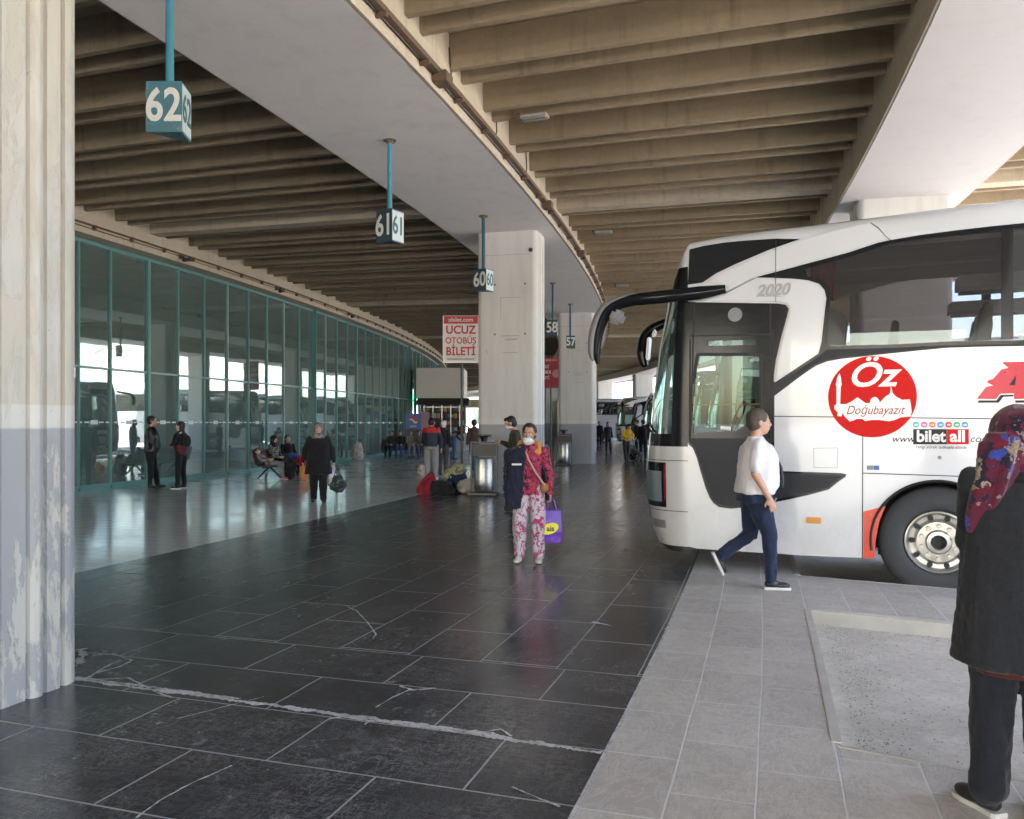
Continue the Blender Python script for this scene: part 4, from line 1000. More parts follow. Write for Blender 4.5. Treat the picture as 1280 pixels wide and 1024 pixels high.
    fpatch('grille', .30, .70, .62, .74, M_busblk, off=.006, na=20, nz=2)
    # brow to roof
    m = MB(); A = [i/48 for i in range(49)]; top = []
    for u in range(6):
        f = u/5; ring = []
        for a in A:
            x, y, z = Fpt(a, ZTOP)
            zz = ZTOP + (3.85-ZTOP-.07)*math.sin(f*math.pi/2)*(min(1, min(y, W-y)/.25+.0))**.5
            ring.append((x*(1-f), y, zz))
        top.append(ring)
    m.loft(top, close=False, cap=False).build('front_cap', M_bus, root, smooth=True, recalc=False)
    # headlamp, daytime lamp and fog lamp on each corner
    for sgn in (0, 1):
        def AA(a): return a if sgn == 0 else 1-a
        pts = [(.145, .88), (.055, .86), (.06, 1.06), (.082, 1.27), (.15, 1.22)]
        a0, a1 = sorted((AA(.085), AA(.30)))
        fpatch('headlamp', a0, a1, .78, 1.28, M_busblk, off=.008, na=6, nz=4)
        fpatch('headlamp_lens', *sorted((AA(.11), AA(.28))), .84, 1.18, M_steel, off=.014, na=4, nz=2)
        fpatch('tail_marker', *sorted((AA(.086), AA(.096))), .86, 1.27, simple('lamp_red_%d' % len(MATS), (.25, .01, .02), .25), off=.012, na=2, nz=3)
        fpatch('fog_lamp', *sorted((AA(.10), AA(.24))), .545, .635, M_emb, off=.006, na=4, nz=2)
    if not detail: pass
    # ---- mirrors on long arms
    def mirror(P0, name, housing):
        pts, rad = P0
        MB().tube([Vector(p) for p in pts], rad, 14).build(name, M_busblk, root, smooth=True)
    def crv(pts, n=6):
        out = []
        P_ = [Vector(p) for p in pts]
        for i in range(len(P_)-1):
            p0 = P_[max(0, i-1)]; p1 = P_[i]; p2 = P_[i+1]; p3 = P_[min(len(P_)-1, i+2)]
            for k in range(n):
                t = k/n; out.append(.5*((2*p1) + (-p0+p2)*t + (2*p0-5*p1+4*p2-p3)*t*t + (-p0+3*p1-3*p2+p3)*t**3))
        out.append(P_[-1]); return out
    def rads(r, n=6):
        out = []
        for a, b in zip(r, r[1:]):
            for k in range(n): out.append(a+(b-a)*k/n)
        return out + [r[-1]]
    zA = side(885, 366)[1]
    k1 = [(.42, -.05, zA+.02), (.15, -.09, zA-.01), (-.25, -.12, zA-.03), (-.65, -.12, zA-.05), (-.88, -.1, zA-.14), (-1.0, -.08, zA-.36), (-1.04, -.06, zA-.62), (-1.03, -.05, zA-.74)]
    r1 = [.045, .072, .072, .066, .064, .055, .042, .02]
    MB().tube(crv(k1), rads(r1), 14).build('mirror_arm', M_busblk, root, smooth=True)
    shell = [(p[0]-.035, p[1], p[2]+.02) for p in k1[3:]]
    MB().tube(crv([(-.35, -.12, zA-.005), (-.68, -.12, zA-.02), (-.94, -.1, zA-.12), (-1.065, -.08, zA-.36), (-1.10, -.06, zA-.60), (-1.08, -.05, zA-.70)]), rads([.025, .05, .055, .056, .045, .02]), 12).build('mirror_back_shell', M_emb, root, smooth=True)
    MB().box((0, 0, 0), (.14, .20, .16), M=Matrix.Translation((-.78, -.09, zA-.22)) @ Matrix.Rotation(.5, 4, 'Y')).build('mirror_pod', M_emb, root, bevel=.04)
    zf2 = side(815, 405, 2.4)[1]
    k2 = [(-.25, 2.45, zf2+.12), (-.62, 2.5, zf2+.06), (-.95, 2.45, zf2-.0), (-1.18, 2.4, zf2-.14), (-1.24, 2.38, zf2-.40), (-1.20, 2.36, zf2-.60)]
    MB().tube(crv(k2), rads([.05, .06, .065, .075, .085, .05]), 14).build('mirror_arm', M_busblk, root, smooth=True)
    MB().box((0, 0, 0), (.03, .17, .32), M=Matrix.Translation((-1.14, 2.345, zf2-.36)) @ Matrix.Rotation(.08, 4, 'Y')).build('mirror_glass', M_steel, root, bevel=.02)
    MB().box((0, 0, 0), (.03, .15, .10), M=Matrix.Translation((-1.06, 2.36, zf2-.14)) @ Matrix.Rotation(.3, 4, 'Y')).build('mirror_glass', M_steel, root, bevel=.02)
    # ---- wheels
    for cx in (WX, WR):
        for s in (0, 1):
            yy = .06 if s == 0 else W-.06; dr_ = 1 if s == 0 else -1
            def ring(r, y, n=40): return [(cx + r*math.cos(2*math.pi*k/n), yy + dr_*y, wz + r*math.sin(2*math.pi*k/n)) for k in range(n)]
            ty = MB().loft([ring(r, y) for r, y in ((.30, .035), (.315, .012), (.34, .0), (.40, -.005), (.46, .0), (.52, .012), (.54, .035), (.548, .07), (.548, .24), (.52, .29), (.35, .30), (.30, .27))], cap=False).build('wheel', M_tyre, root, smooth=True)
            rimm = MB().loft([ring(r, y) for r, y in ((.302, .035), (.302, .002), (.288, -.002), (.278, .01), (.272, .045), (.262, .062), (.225, .066), (.205, .05), (.195, .03), (.12, .026), (.112, .018), (.105, -.008), (.072, -.012), (.066, .0), (.066, .05))], cap=False)
            rm = rimm.build('rim', M_rim, ty, smooth=True)
            hb = MB().loft([ring(r, y, 20) for r, y in ((.066, .05), (.064, .045), (.02, .042))], cap=True).build('hub', M_rimd, ty, smooth=True)
            if detail or s == 0:
                nt_ = MB(); ho = MB()
                for k in range(10):
                    a = 2*math.pi*k/10+.3; p = Vector((cx + .158*math.cos(a), yy, wz+.158*math.sin(a)))
                    nt_.cyl(p + Vector((0, dr_*.026, 0)), p + Vector((0, dr_*-.008, 0)), .023, .018, 10); nt_.cyl(p + Vector((0, dr_*.028, 0)), p + Vector((0, dr_*.02, 0)), .031, n=12)
                    a += math.pi/10; p = Vector((cx + .240*math.cos(a), yy, wz+.240*math.sin(a))); q = Vector((-math.sin(a), 0, math.cos(a)))*.016
                    ho.tube([p + Vector((0, dr_*.050, 0)), p + Vector((0, dr_*.075, 0))], .027, 14)
                nt_.build('wheel_nuts', M_rim, ty, smooth=True); ho.build('rim_holes', M_rimd, ty)
    # ---- interior
    MB().box((LEN/2+.9, W/2, 1.62), (LEN-2.2, W-.1, .06)).build('cabin_floor', M_cint, root)
    MB().box((.55, W/2, .95), (1.7, W-.12, .05)).build('cab_floor', M_cint, root)
    st = MB()
    def seat(x, y, mat=M_seat, zf_=1.66):
        prof = [[(x, y-.21, zf_+.42), (x+.5, y-.21, zf_+.38)], ]
        m = MB()
        m.box((x+.02, y, zf_+.40), (.46, .43, .13))
        rr = []
        for z, w_, dx, th in ((zf_+.42, .21, .20, .10), (zf_+.75, .215, .26, .12), (zf_+1.0, .20, .31, .11), (zf_+1.10, .16, .33, .09), (zf_+1.22, .13, .35, .08), (zf_+1.27, .08, .355, .05)):
            rr.append([(x+dx+th*(cx_), y + w_*cy_, z) for cx_, cy_ in ((0, -1), (0, 1), (1, .95), (1, -.95))])
        m.loft(rr); m.box((x+.05, y, zf_+.17), (.12, .3, .34)); return m
    for i in range(11):
        if i and not detail and i % 2: continue
        for y in (.40, .85, 1.68, 2.12): 
            if i == 0 and y < 1: continue
            seat(1.65+i*.85, y).build('passenger_seat', M_seat, root, smooth=True, bevel=.02)
    seat(.35, 1.95, zf_=.98).build('driver_seat', M_seat, root, smooth=True, bevel=.02)
    dm = MB().loft([[(x, y, z) for x, z in ((-.45, 1.05), (-.5, 1.55), (-.3, 1.66), (.0, 1.60), (.12, 1.35), (.12, 1.0))] for y in (.35, W-.2)]); dm.build('dashboard', M_busdk, root, bevel=.02)
    sw_ = MB(); c = Vector((.18, 1.95, 1.80)); 
    sw_.tube([c + Vector((.16*math.sin(a)*.5, .23*math.cos(a), .2*math.sin(a))) for a in [2*math.pi*i/20 for i in range(21)]], .014, 6, cap=False); sw_.tube([c, c+Vector((-.15, 0, -.25))], .03, 8); sw_.build('steering_wheel', M_black, root, smooth=True)
    for y in (.28, W-.28): MB().box((LEN/2+1.0, y, 3.08), (LEN-3.2, .36, .16)).build('luggage_rack', M_cint, root, bevel=.03)
    MB().box((LEN/2+.6, W/2, 3.52), (LEN-1.5, W-.25, .05)).build('cabin_ceiling', M_cint, root)
    MB().tube([side(866, 506) + (), ] and [(side(866, 506)[0], .03, side(866, 506)[1]), (side(951, 505)[0], .03, side(951, 505)[1])], .007, 6).build('door_grab_rail', M_orange, root)
    m = MB()
    for i in range(7): m.tube([(1.28+i*.035, .10+.02*(i % 2), ZWT-.06), (1.28+i*.035, .10+.02*(i % 2), ZWB+.5)], .02, 6)
    m.build('curtain', simple('curtain_red%d' % len(MATS), (.22, .02, .025), .8), root)
    # ---- panel gaps and door lines
    gp = MB()
    def gap(p0, p1, w=.009):
        a, b = Vector(side(*p0)), Vector(side(*p1)); d = (b-a).normalized(); n = Vector((-d.y, d.x))*w/2
        q = [a-n, a+n, b+n, b-n]; gp.add([(v.x, yv, v.y) for yv in (-.0015, .0) for v in q], [(0, 1, 2, 3), (4, 5, 6, 7), (0, 1, 5, 4), (1, 2, 6, 5), (2, 3, 7, 6), (3, 0, 4, 7)])
    for pl in ([(968, 520.5), (1280, 524)], [(1078.5, 521), (1078, 699)], [(1078.5, 591.5), (1200, 595.5), (1280, 597)], [(1272, 524), (1271, 700)]):
        for a, b in zip(pl, pl[1:]): gap(a, b)
    for a, b in zip([(1017, 560.5), (1047, 560), (1046.5, 585), (1017.5, 584.5), (1017, 560.5)], [(1047, 560), (1046.5, 585), (1017.5, 584.5), (1017, 560.5)]): gap(a, b, .003)
    gp.build('panel_gap', M_rub, root)
    dl = MB()
    def line(p0, p1, w, y=-.0125):
        a, b = Vector(side(*p0)), Vector(side(*p1)); d = (b-a).normalized(); n = Vector((-d.y, d.x))*w/2
        q = [a-n, a+n, b+n, b-n]; dl.add([(v.x, yv, v.y) for yv in (y, -.006) for v in q], [(0, 1, 2, 3), (4, 5, 6, 7), (0, 1, 5, 4), (1, 2, 6, 5), (2, 3, 7, 6), (3, 0, 4, 7)])
    for a, b in (((868, 381), (863, 552)), ((863, 424), (862, 552)), ((966, 412), (967, 552)), ((963, 380), (964, 590)), ((863, 420), (966, 418))): line(a, b, .016)
    for a, b in (((872, 443), (952, 443)), ((952, 443), (953, 521)), ((872, 443), (866, 480))): line(a, b, .03)
    dl.build('door_frame', M_busdk, root)
    for grp in ((((1088, 279), (1098, 285)), ((1098, 285), (1107, 296)), ((1107, 296), (1113, 300.5))), (((970, 300), (970, 378)),), (((905, 368), (944, 348)),)):
        dl = MB()
        for a, b in grp: line(a, b, .006, -.0175)
        dl.build('panel_seam', M_rub, root)
    c = side(919, 393.5); MB().cyl((c[0], -.0062, c[1]), (c[0], -.010, c[1]), .075, n=28).build('round_sticker', M_emb, root)
    MB().tube([(side(902, 535)[0], -.03, side(902, 535)[1]), (side(914, 536)[0], -.03, side(914, 536)[1])], .025, 8).build('door_handle', M_white, root, smooth=True)
    # red patch before the wheel
    rp = px((1079.5, 639.5), (1107, 632.5), (1099, 652), (1094.5, 676), (1093, 698), (1079.3, 698)); o = plate('red_skirt_patch', rp, [], -.0035, .0, M_redor, root)
    o_ = side(1017, 650.5); MB().box((o_[0], -.006, o_[1]), (.15, .012, .065)).build('side_reflector', M_orange, root, bevel=.008)
    # wheel arch rim line
    ar = MB(); ar.tube([(WX + .605*math.cos(R_(a)), -.004, wz + .605*math.sin(R_(a))) for a in range(-14, 195, 6)], .014, 6); ar.build('arch_lip', M_rub, root)
    return root
coach = make_coach(True)
tag(coach, 'big white coach with a red round emblem nosing onto the pavement beside the walking man', 'coach', 'white coaches parked in the angled bays')
# copies of the coach before its livery goes on; the offside of the photographed one stays plain
LABC = {3: 'first white coach parked beyond the nearest one, seen through its door glass', 5: 'second coach beyond, mostly hidden behind the nearest coach', 8: 'coach nose in the far row right behind the person in yellow',
        10: 'coach nose farther down the far row, second from the person in yellow', 12: 'third coach nose down the far row', 14: 'smallest coach nose at the far end of the row'}
th0 = math.degrees(math.atan2(BUS_O.y-CY, BUS_O.x-CX)); r0 = math.hypot(BUS_O.x-CX, BUS_O.y-CY)
for k, lab in LABC.items():
    c = copy_tree(coach); dth = PITCH*k; p = P(r0 + (.6 if k % 4 else .2), th0+dth)
    c.location = (p.x, p.y, ROAD); c.rotation_euler = (0, 0, R_(BUS_RZ+dth)); c['label'] = lab
p = Vector((16.5, 74)); c = copy_tree(coach); c.location = (p.x, p.y, ROAD); c.rotation_euler = (0, 0, R_(172)); c['label'] = 'white coach crossing the sunlit yard between the column and the far row'

# ---- livery of the photographed coach
def sideM(px_, py_, y=-.004):
    x, z = side(px_, py_); return Matrix.Translation((x, y, z)) @ Matrix.Rotation(R_(90), 4, 'X')
ec = side(1089.5, 496); er = (side(1145, 496)[0]-side(1034, 496)[0])/2; ez = er*1.0
em = empty('round_emblem'); em.parent = coach; em.location = (0, 0, 0)
def dec(name, poly, mat, y0, y1, parent): return plate(name, poly, [], y0, y1, mat, parent)
w1 = [(ec[0]+er*1.03*math.cos(a), ec[1]+er*1.03*math.sin(a)) for a in [2*math.pi*i/64 for i in range(64)]]
dec('disc', [(ec[0]+er*math.cos(a), ec[1]+er*math.sin(a)) for a in [2*math.pi*i/64 for i in range(64)]], M_logo, -.0040, -.0016, em)
def E(cx, cy): # crop coordinates of the emblem to metres
    return side(1020+cx*.1758, 420+cy*.1758)
mosque = [E(*q) for q in ((150, 570), (155, 545), (132, 520), (130, 498), (146, 485), (146, 360), (140, 345), (147, 325), (150, 300), (168, 265), (178, 300), (180, 325), (183, 345), (176, 362), (172, 485), (215, 485), (255, 465), (295, 437), (330, 462), (352, 478), (385, 478), (388, 455), (400, 440), (418, 434), (436, 441), (450, 460), (452, 476), (485, 440), (500, 428), (522, 415), (530, 400), (531, 366), (538, 366), (542, 400), (552, 415), (570, 432), (612, 455), (668, 452), (676, 500), (680, 540), (672, 572), (600, 580), (560, 598), (520, 607), (455, 598), (400, 597), (350, 606), (330, 590), (290, 590), (262, 603), (240, 608), (222, 590), (205, 575), (190, 546), (182, 572))]
dec('skyline', mosque, M_bus, -.0060, -.0040, em)
Md = sideM(1089, 512, -.0064); 
text('lettering', 'Doğubayazıt', .125, simple('maroon', (.22, .01, .03), .5), em, sideM(1093, 513, -.0068), shear=.35, sx=.82, depth=.0006)
text('lettering', 'Öz', .34, M_bus, em, sideM(1089, 470, -.0060), shear=.30, sx=1.05, offset=.006, depth=.0012)
for q, mt, wd in (((1142, 1166), None, 0),): pass
bl = empty('ticket_advert'); bl.parent = coach
def rect(x0, y0, x1, y1): return px((x0, y1), (x1, y1), (x1, y0), (x0, y0))
dec('dark_box', rect(1141.5, 536.5, 1183.5, 555.5), M_busdk, -.0032, -.0015, bl)
dec('red_box', rect(1183.8, 536.5, 1211, 555.5), M_logo, -.0032, -.0015, bl)
text('lettering', 'bilet', .155, M_bus, bl, sideM(1163.5, 546, -.0040), offset=.005, sx=.93, depth=.0006)
text('lettering', 'all', .155, M_bus, bl, sideM(1197, 546, -.0040), offset=.005, sx=.98, depth=.0006)
text('lettering', 'www.', .095, M_busdk, bl, sideM(1130, 549, -.0024), shear=.25, depth=.0006, sx=1.0)
text('lettering', '.com', .095, M_busdk, bl, sideM(1223, 549, -.0024), shear=.25, depth=.0006)
text('lettering', 'rengi yürek tutkuyla sizinle', .045, M_busdk, bl, sideM(1176, 559, -.0024), shear=.25, depth=.0006, sx=.9)
for i, cc in enumerate(((.10, .42, .45), (.55, .12, .30), (.60, .16, .06), (.04, .30, .50), (.55, .04, .06), (.03, .35, .18), (.05, .28, .50))):
    x0 = 1141+i*10.2; b = dec('service_icon', inset_poly(smooth_poly(rect(x0, 527.5, x0+8, 534.5), 1), .0), simple('icon_%d' % i, cc, .4), -.0032, -.0015, bl)
    dec('icon_mark', px((x0+2, 532), (x0+6.2, 532), (x0+6, 530), (x0+2, 530.6)), M_bus, -.0040, -.0032, bl)
for i, mt in enumerate((M_emb, simple('badge_blue', (.03, .12, .45), .4))): dec('small_badge', rect(1083.5+i*8.5, 582, 1091.5+i*7.5, 587.5), mt, -.0032, -.0015, bl)
text('year_emblem', '2020', .165, M_embl, coach, sideM(966, 363.5, -.0175), shear=.3, offset=.006, depth=.003, sx=1.0)
dec('emblem_stroke', px((950, 371), (966, 369.5), (982, 371.5), (966, 371.2)), M_embl, -.019, -.014, coach)
c_ = side(1174.5, 572); MB().cyl((c_[0], -.0015, c_[1]), (c_[0], -.006, c_[1]), .018, n=12).build('lock', M_emb, coach)
# big red angular letters further back along the side
al = empty('fleet_lettering'); al.parent = coach
def Apx(x, y): return side(1200+x*.0977, 420+y*.0977)
A_out = [Apx(*q) for q in ((215, 805), (330, 655), (352, 648), (425, 635), (355, 600), (345, 578), (385, 560), (425, 548), (530, 430), (620, 408), (560, 360), (540, 335))] 
xr = Apx(819, 335)[0]
top_z = Apx(819, 335)[1]; base_z = Apx(819, 808)[1]
A_in = [Apx(690, 735), Apx(515, 740), Apx(460, 808)]
A_full = A_out + [(xr+.25, top_z), (xr+.25, base_z), Apx(690, 808)] + A_in
dec('letter', A_full, simple('letter_red', (.50, .012, .035), .3), -.0035, -.0012, al)
Ash = [Apx(225, 855), Apx(240, 825), Apx(465, 825), Apx(520, 755), Apx(682, 752), Apx(682, 775), Apx(555, 780), Apx(495, 855)]
dec('letter_shadow', Ash, M_busdk, -.0028, -.0012, al)
dec('letter_shadow', [Apx(708, 855), Apx(708, 825), (xr+.25, Apx(819, 825)[1]), (xr+.25, Apx(819, 855)[1])], M_busdk, -.0028, -.0012, al)
dec('letter_hole', [Apx(630, 630), Apx(705, 630), Apx(720, 495)], M_busdk, -.0050, -.0035, al)
x2 = xr + .32
for s in ('A', 'R', 'Y'):
    pass
# ------------------------------------------------------------------ people
# A person is one skin mesh (head, neck, trunk, arms, five-fingered hands, legs); hair, clothes and shoes are children.
# local frame: facing +x, left hand side +y, feet at z = 0
M_skin = simple('skin', (.50, .29, .20), .5, var=.08, scale=20)
M_skin2 = simple('skin_tanned', (.40, .22, .15), .5, var=.1, scale=20)
M_hairblk = simple('hair_black', (.012, .010, .009), .6, var=.4, scale=60)
M_hairgry = simple('hair_grey_brown', (.07, .055, .045), .7, var=.5, scale=70)
M_hairbrn = simple('hair_dark_brown', (.035, .02, .014), .6, var=.4, scale=60)
M_eye = simple('eye_white', (.7, .68, .65), .2); M_iris = simple('eye_iris', (.02, .012, .01), .2)
M_mask = cloth('mask_white', (.62, .63, .66), .8)
V = Vector
def J(**kw):
    d = dict(pelvis=(0, 0, .95), chest=(0, 0, 1.30), neck=(0, 0, 1.47), head=(.02, 0, 1.62), yaw=0, pitch=0,
             sl=(0, .178, 1.395), el=(-.02, .235, 1.13), wl=(.05, .245, .88), hl=(.03, 0, -1),
             sr=(0, -.178, 1.395), er=(-.02, -.235, 1.13), wr=(.05, -.245, .88), hr=(.03, 0, -1),
             pl=(0, .09, .92), kl=(.02, .10, .49), al=(-.01, .10, .085), tl=(1, .15, 0),
             pr=(0, -.09, .92), kr=(.02, -.10, .49), ar=(-.01, -.10, .085), tr=(1, -.15, 0))
    d.update(kw); return {k: (V(v) if isinstance(v, tuple) else v) for k, v in d.items()}
def cap_(m, a, b, ra, rb, n=14):
    """tapered limb with round ends"""
    a, b = V(a), V(b); m.tube([a, a.lerp(b, .33), a.lerp(b, .66), b], [ra, ra+(rb-ra)*.33, ra+(rb-ra)*.66, rb], n); m.ell(a, (ra,)*3, nu=n, nv=8); m.ell(b, (rb,)*3, nu=n, nv=8)
def ring_e(c, rx, ry, n=22, yaw=0, tilt=V((0, 0, 0))):
    out = []
    for k in range(n):
        a = 2*math.pi*k/n; x, y = rx*math.copysign(abs(math.cos(a))**.85, math.cos(a)), ry*math.copysign(abs(math.sin(a))**.85, math.sin(a))
        out.append(V((c[0] + x*math.cos(yaw)-y*math.sin(yaw), c[1] + x*math.sin(yaw)+y*math.cos(yaw), c[2] + tilt.x*x + tilt.y*y)))
    return out
def head_parts(m, h, M3, s=1):
    def q(v): return h + M3 @ (V(v)*s)
    m.ell(q((-.012, 0, .028)), (.096*s, .077*s, .092*s), M3); m.ell(q((.022, 0, -.03)), (.068*s, .058*s, .082*s), M3)
    m.ell(q((.045, 0, -.075)), (.036*s, .034*s, .030*s), M3)             # chin
    m.ell(q((.070, 0, .022)), (.020*s, .046*s, .014*s), M3)              # brow
    m.tube([q((.082, 0, .012)), q((.104, 0, -.022)), q((.088, 0, -.030))], [.009*s, .014*s, .012*s], 8)   # nose
    m.ell(q((.084, 0, -.052)), (.010*s, .024*s, .007*s), M3); m.ell(q((.081, 0, -.062)), (.010*s, .020*s, .007*s), M3)
    for sg in (-1, 1):
        m.ell(q((-.010, sg*.079, -.008)), (.017*s, .010*s, .030*s), M3); m.ell(q((.058, sg*.036, -.028)), (.022*s, .022*s, .022*s), M3)
def hand(m, w, d, palm, sgn, s=1, curl=.5):
    """w wrist, d pointing direction, palm = the way the palm faces, thumb to the side given by sgn"""
    w, d, palm = V(w), V(d).normalized(), V(palm); palm = (palm - d*palm.dot(d)).normalized(); sidev = d.cross(palm)*sgn
    pc = w + d*.05*s
    Mx = Matrix((d, sidev, palm)).transposed()
    m.ell(pc, (.052*s, .040*s, .016*s), Mx, 12, 8); m.ell(w + d*.015*s, (.03*s, .027*s, .02*s), Mx, 12, 8)
    for i, (o, L) in enumerate(((.030, .066), (.010, .075), (-.010, .070), (-.029, .055))):
        p = pc + d*.040*s + sidev*o*s; c1 = curl*(.8+.12*i); pts = [p]; dd = d.copy()
        for k, f in enumerate((.45, .32, .26)):
            dd = (Matrix.Rotation(c1*(.55+.25*k), 3, sidev*(1 if sidev.cross(d).dot(palm) > 0 else -1)) @ dd); pts.append(pts[-1] + dd*L*f*s)
        m.tube(pts, [.0095*s, .009*s, .008*s, .0065*s], 8); m.ell(pts[-1], (.0066*s,)*3, nu=8, nv=6)
    p = w + d*.025*s + sidev*.030*s; t1 = p + (d*.6 + sidev*.75 + palm*.2)*.035*s; t2 = t1 + (d*.9 + sidev*.2 + palm*.35)*.03*s
    m.tube([p, t1, t2], [.014*s, .011*s, .008*s], 8); m.ell(t2, (.008*s,)*3, nu=8, nv=6)
def person(label, x, y, face, j, H=1.75, top=None, legs=None, shoes=None, hair=None, hairmat=None, skin=None, sleeve=1.0, coat=.88, girth=1.0, detail=1, seated=False, flare=1.0, z0=0,
           scarf=None, mask=None, extra=None, shoe_sole=None, trouser_r=1.0, group=None, bag=None, hands=(.5, .5), palmL=(0, -1, 0), palmR=(0, 1, 0), belly=0, name='person', neckline=None, coat_open=False, tunic=None):
    S = H/1.75; vox = {2: .009, 1: .013, 0: .02}[detail]
    hd = j['head']; M3 = Matrix.Rotation(j['yaw'], 3, 'Z') @ Matrix.Rotation(j['pitch'], 3, 'Y'); M3 = M3*1.085
    b = MB(); head_parts(b, hd, M3); cap_(b, j['neck'] - V((0, 0, .02)), hd + M3 @ V((-.015, 0, -.06)), .056, .052)
    g = girth
    b.loft([ring_e(j['pelvis'] + V((0, 0, -.04)), .10*g, .145*g), ring_e(j['pelvis'] + V((0, 0, .08)), .10*g, .14*g), ring_e(j['chest'], .10*g, .15*g), ring_e(j['chest'].lerp(j['neck'], .7), .07, .14), ring_e(j['neck'], .05, .06)])
    for s_, q in ((1, 'l'), (-1, 'r')):
        S_, E_, W_ = j['s'+q], j['e'+q], j['w'+q]
        cap_(b, S_, E_, .052, .040); cap_(b, E_, W_, .042, .027)
        hand(b, W_, j['h'+q], palmL if q == 'l' else palmR, s_ if j.get('thumb'+q, 1) > 0 else -s_, 1.0, hands[0 if q == 'l' else 1])
        cap_(b, j['p'+q], j['k'+q], .085*g**.5, .055); cap_(b, j['k'+q], j['a'+q], .055, .038)
        t = j['t'+q].normalized(); sv_ = V((-t.y, t.x, 0)).normalized(); u_ = sv_.cross(t)*-1; u_ = -u_ if u_.z < 0 else u_; b.ell(j['a'+q] + t*.05 - u_*.045, (.085, .030, .024), Matrix.Rotation(math.atan2(t.y, t.x), 3, 'Z') @ Matrix.Rotation(-math.asin(max(-1, min(1, t.z))), 3, 'Y'))
    body = blobmesh(b, name, skin or M_skin, None, min(vox, .010) if detail else .016, 2)
    kids = []
    def kid(m, nm, mat, vx=None, sm=3, wr=0): o = blobmesh(m, nm, mat, body, vx or vox, sm, wr*1.5, True); kids.append(o); return o
    # eyes
    if detail:
        for sg in (-1, 1):
            p = hd + M3 @ V((.0795, sg*.030, .003)); o = MB().ell(p, (.0095, .0125, .0075), M3, 10, 8).build('eye', M_eye, body, smooth=True)
            MB().ell(hd + M3 @ V((.0862, sg*.030, .003)), (.0035, .0055, .0055), M3, 8, 6).build('iris', M_iris, o, smooth=True)
            MB().tube([hd + M3 @ V((.088, sg*.014, .024)), hd + M3 @ V((.089, sg*.032, .030)), hd + M3 @ V((.080, sg*.05, .024))], [.004, .004, .002], 6).build('eyebrow', hairmat or M_hairblk, body, smooth=True)
        MB().ell(hd + M3 @ V((.0895, 0, -.057)), (.004, .021, .005), M3, 10, 6).build('lips', M_lips, body, smooth=True)
    # hair
    if hair:
        m = MB(); hm = hairmat or M_hairblk
        m.ell(hd + M3 @ V((-.022, 0, .040)), (.098, .086, .090), M3)
        if hair in ('short', 'long', 'bun', 'crop'): m.ell(hd + M3 @ V((-.045, 0, -.005)), (.072, .084 if hair != 'crop' else .081, .075), M3)
        if hair == 'short': m.ell(hd + M3 @ V((.03, 0, .09)), (.06, .06, .032), M3)
        if hair == 'long':
            m.loft([ring_e(hd + M3 @ V((-.04, 0, .02)), .065, .09), ring_e(hd + V((-.06, 0, -.1)), .05, .085), ring_e(hd + V((-.085, 0, -.26)), .03, .06)])
        if hair == 'bun': m.ell(hd + M3 @ V((-.11, 0, -.01)), (.04, .04, .04))
        kid(m, 'hair', hm, min(vox, .009), 2, .004)
    if scarf:
        m = MB(); m.ell(hd + M3 @ V((-.014, 0, .030)), (.108, .092, .105), M3); m.ell(hd + M3 @ V((-.035, 0, -.05)), (.085, .087, .085), M3)
        m.loft([ring_e(hd + V((-.02, 0, -.09)), .085, .085), ring_e(j['neck'] + V((.0, 0, .0)), .11, .14), ring_e(j['neck'] + V((.0, 0, -.09)), .12, .16)])
        kid(m, 'headscarf', scarf, min(vox, .010), 3, .004)
        # face opening: the face pokes out through a skin oval
        if detail or True:
            f = MB(); f.ell(hd + M3 @ V((.052, 0, -.012)), (.052, .057, .078), M3); f.tube([hd + M3 @ V((.09, 0, .01)), hd + M3 @ V((.118, 0, -.022)), hd + M3 @ V((.095, 0, -.03))], [.008, .012, .01], 8)
            kid(f, 'face', skin or M_skin, .009, 2)
            for sg in (-1, 1): MB().ell(hd + M3 @ V((.101, sg*.026, .006)), (.004, .011, .006), M3, 8, 6).build('eye', M_iris, body, smooth=True)
    if mask:
        m = MB(); zc = mask[0]; m.ell(hd + M3 @ V((.065, 0, zc)), (.048, .060, .048), M3); m.ell(hd + M3 @ V((.02, 0, zc-.01)), (.07, .068, .03), M3)
        kid(m, 'face_mask', M_mask, .008, 2, .003)
    # upper clothing
    if top:
        m = MB(); e = .016; t_ = j['pelvis'].z; c = j['chest']; p = j['pelvis']
        up = (j['neck']-p).normalized()
        hem = p + up*(coat-.95)*1.0 if not seated else p + up*.0
        fl = flare; fw = 1+(fl-1)*.6
        m.loft([ring_e(hem, (.118*g+e)*fl, (.165*g+e)*fl), ring_e(hem.lerp(p+up*.12, .5) + V((belly*.4, 0, 0)), (.112*g+e+belly*.5)*(1+(fl-1)*.5), (.155*g+e)*(1+(fl-1)*.75)), ring_e(p + up*.14 + V((belly*.55, 0, 0)), (.110*g+e+belly*.45)*fw, (.150*g+e)*fw), ring_e(p + up*.24 + V((belly*.5, 0, 0)), (.110*g+e+belly*.4)*fw, (.152*g+e)*fw), ring_e(c + V((belly*.15, 0, -.02)), .112*g+e+belly*.1, (.160*g+e)*(1+(fl-1)*.3)), ring_e(c.lerp(j['neck'], .5), .098*g+e*.6, .150*g**.5+e*.5),
                ring_e(c.lerp(j['neck'], .85), .075+e*.5, .115+e*.4), ring_e(j['neck'] + up*.02, .062, .066)])
        for q in ('l', 'r'):
            S_, E_, W_ = j['s'+q], j['e'+q], j['w'+q]; m.ell(S_, (.064,)*3)
            if sleeve >= 1: cap_(m, S_, E_, .064, .056); cap_(m, E_, E_.lerp(W_, .93), .058, .044)
            else: cap_(m, S_, S_.lerp(E_, sleeve), .072, .066)
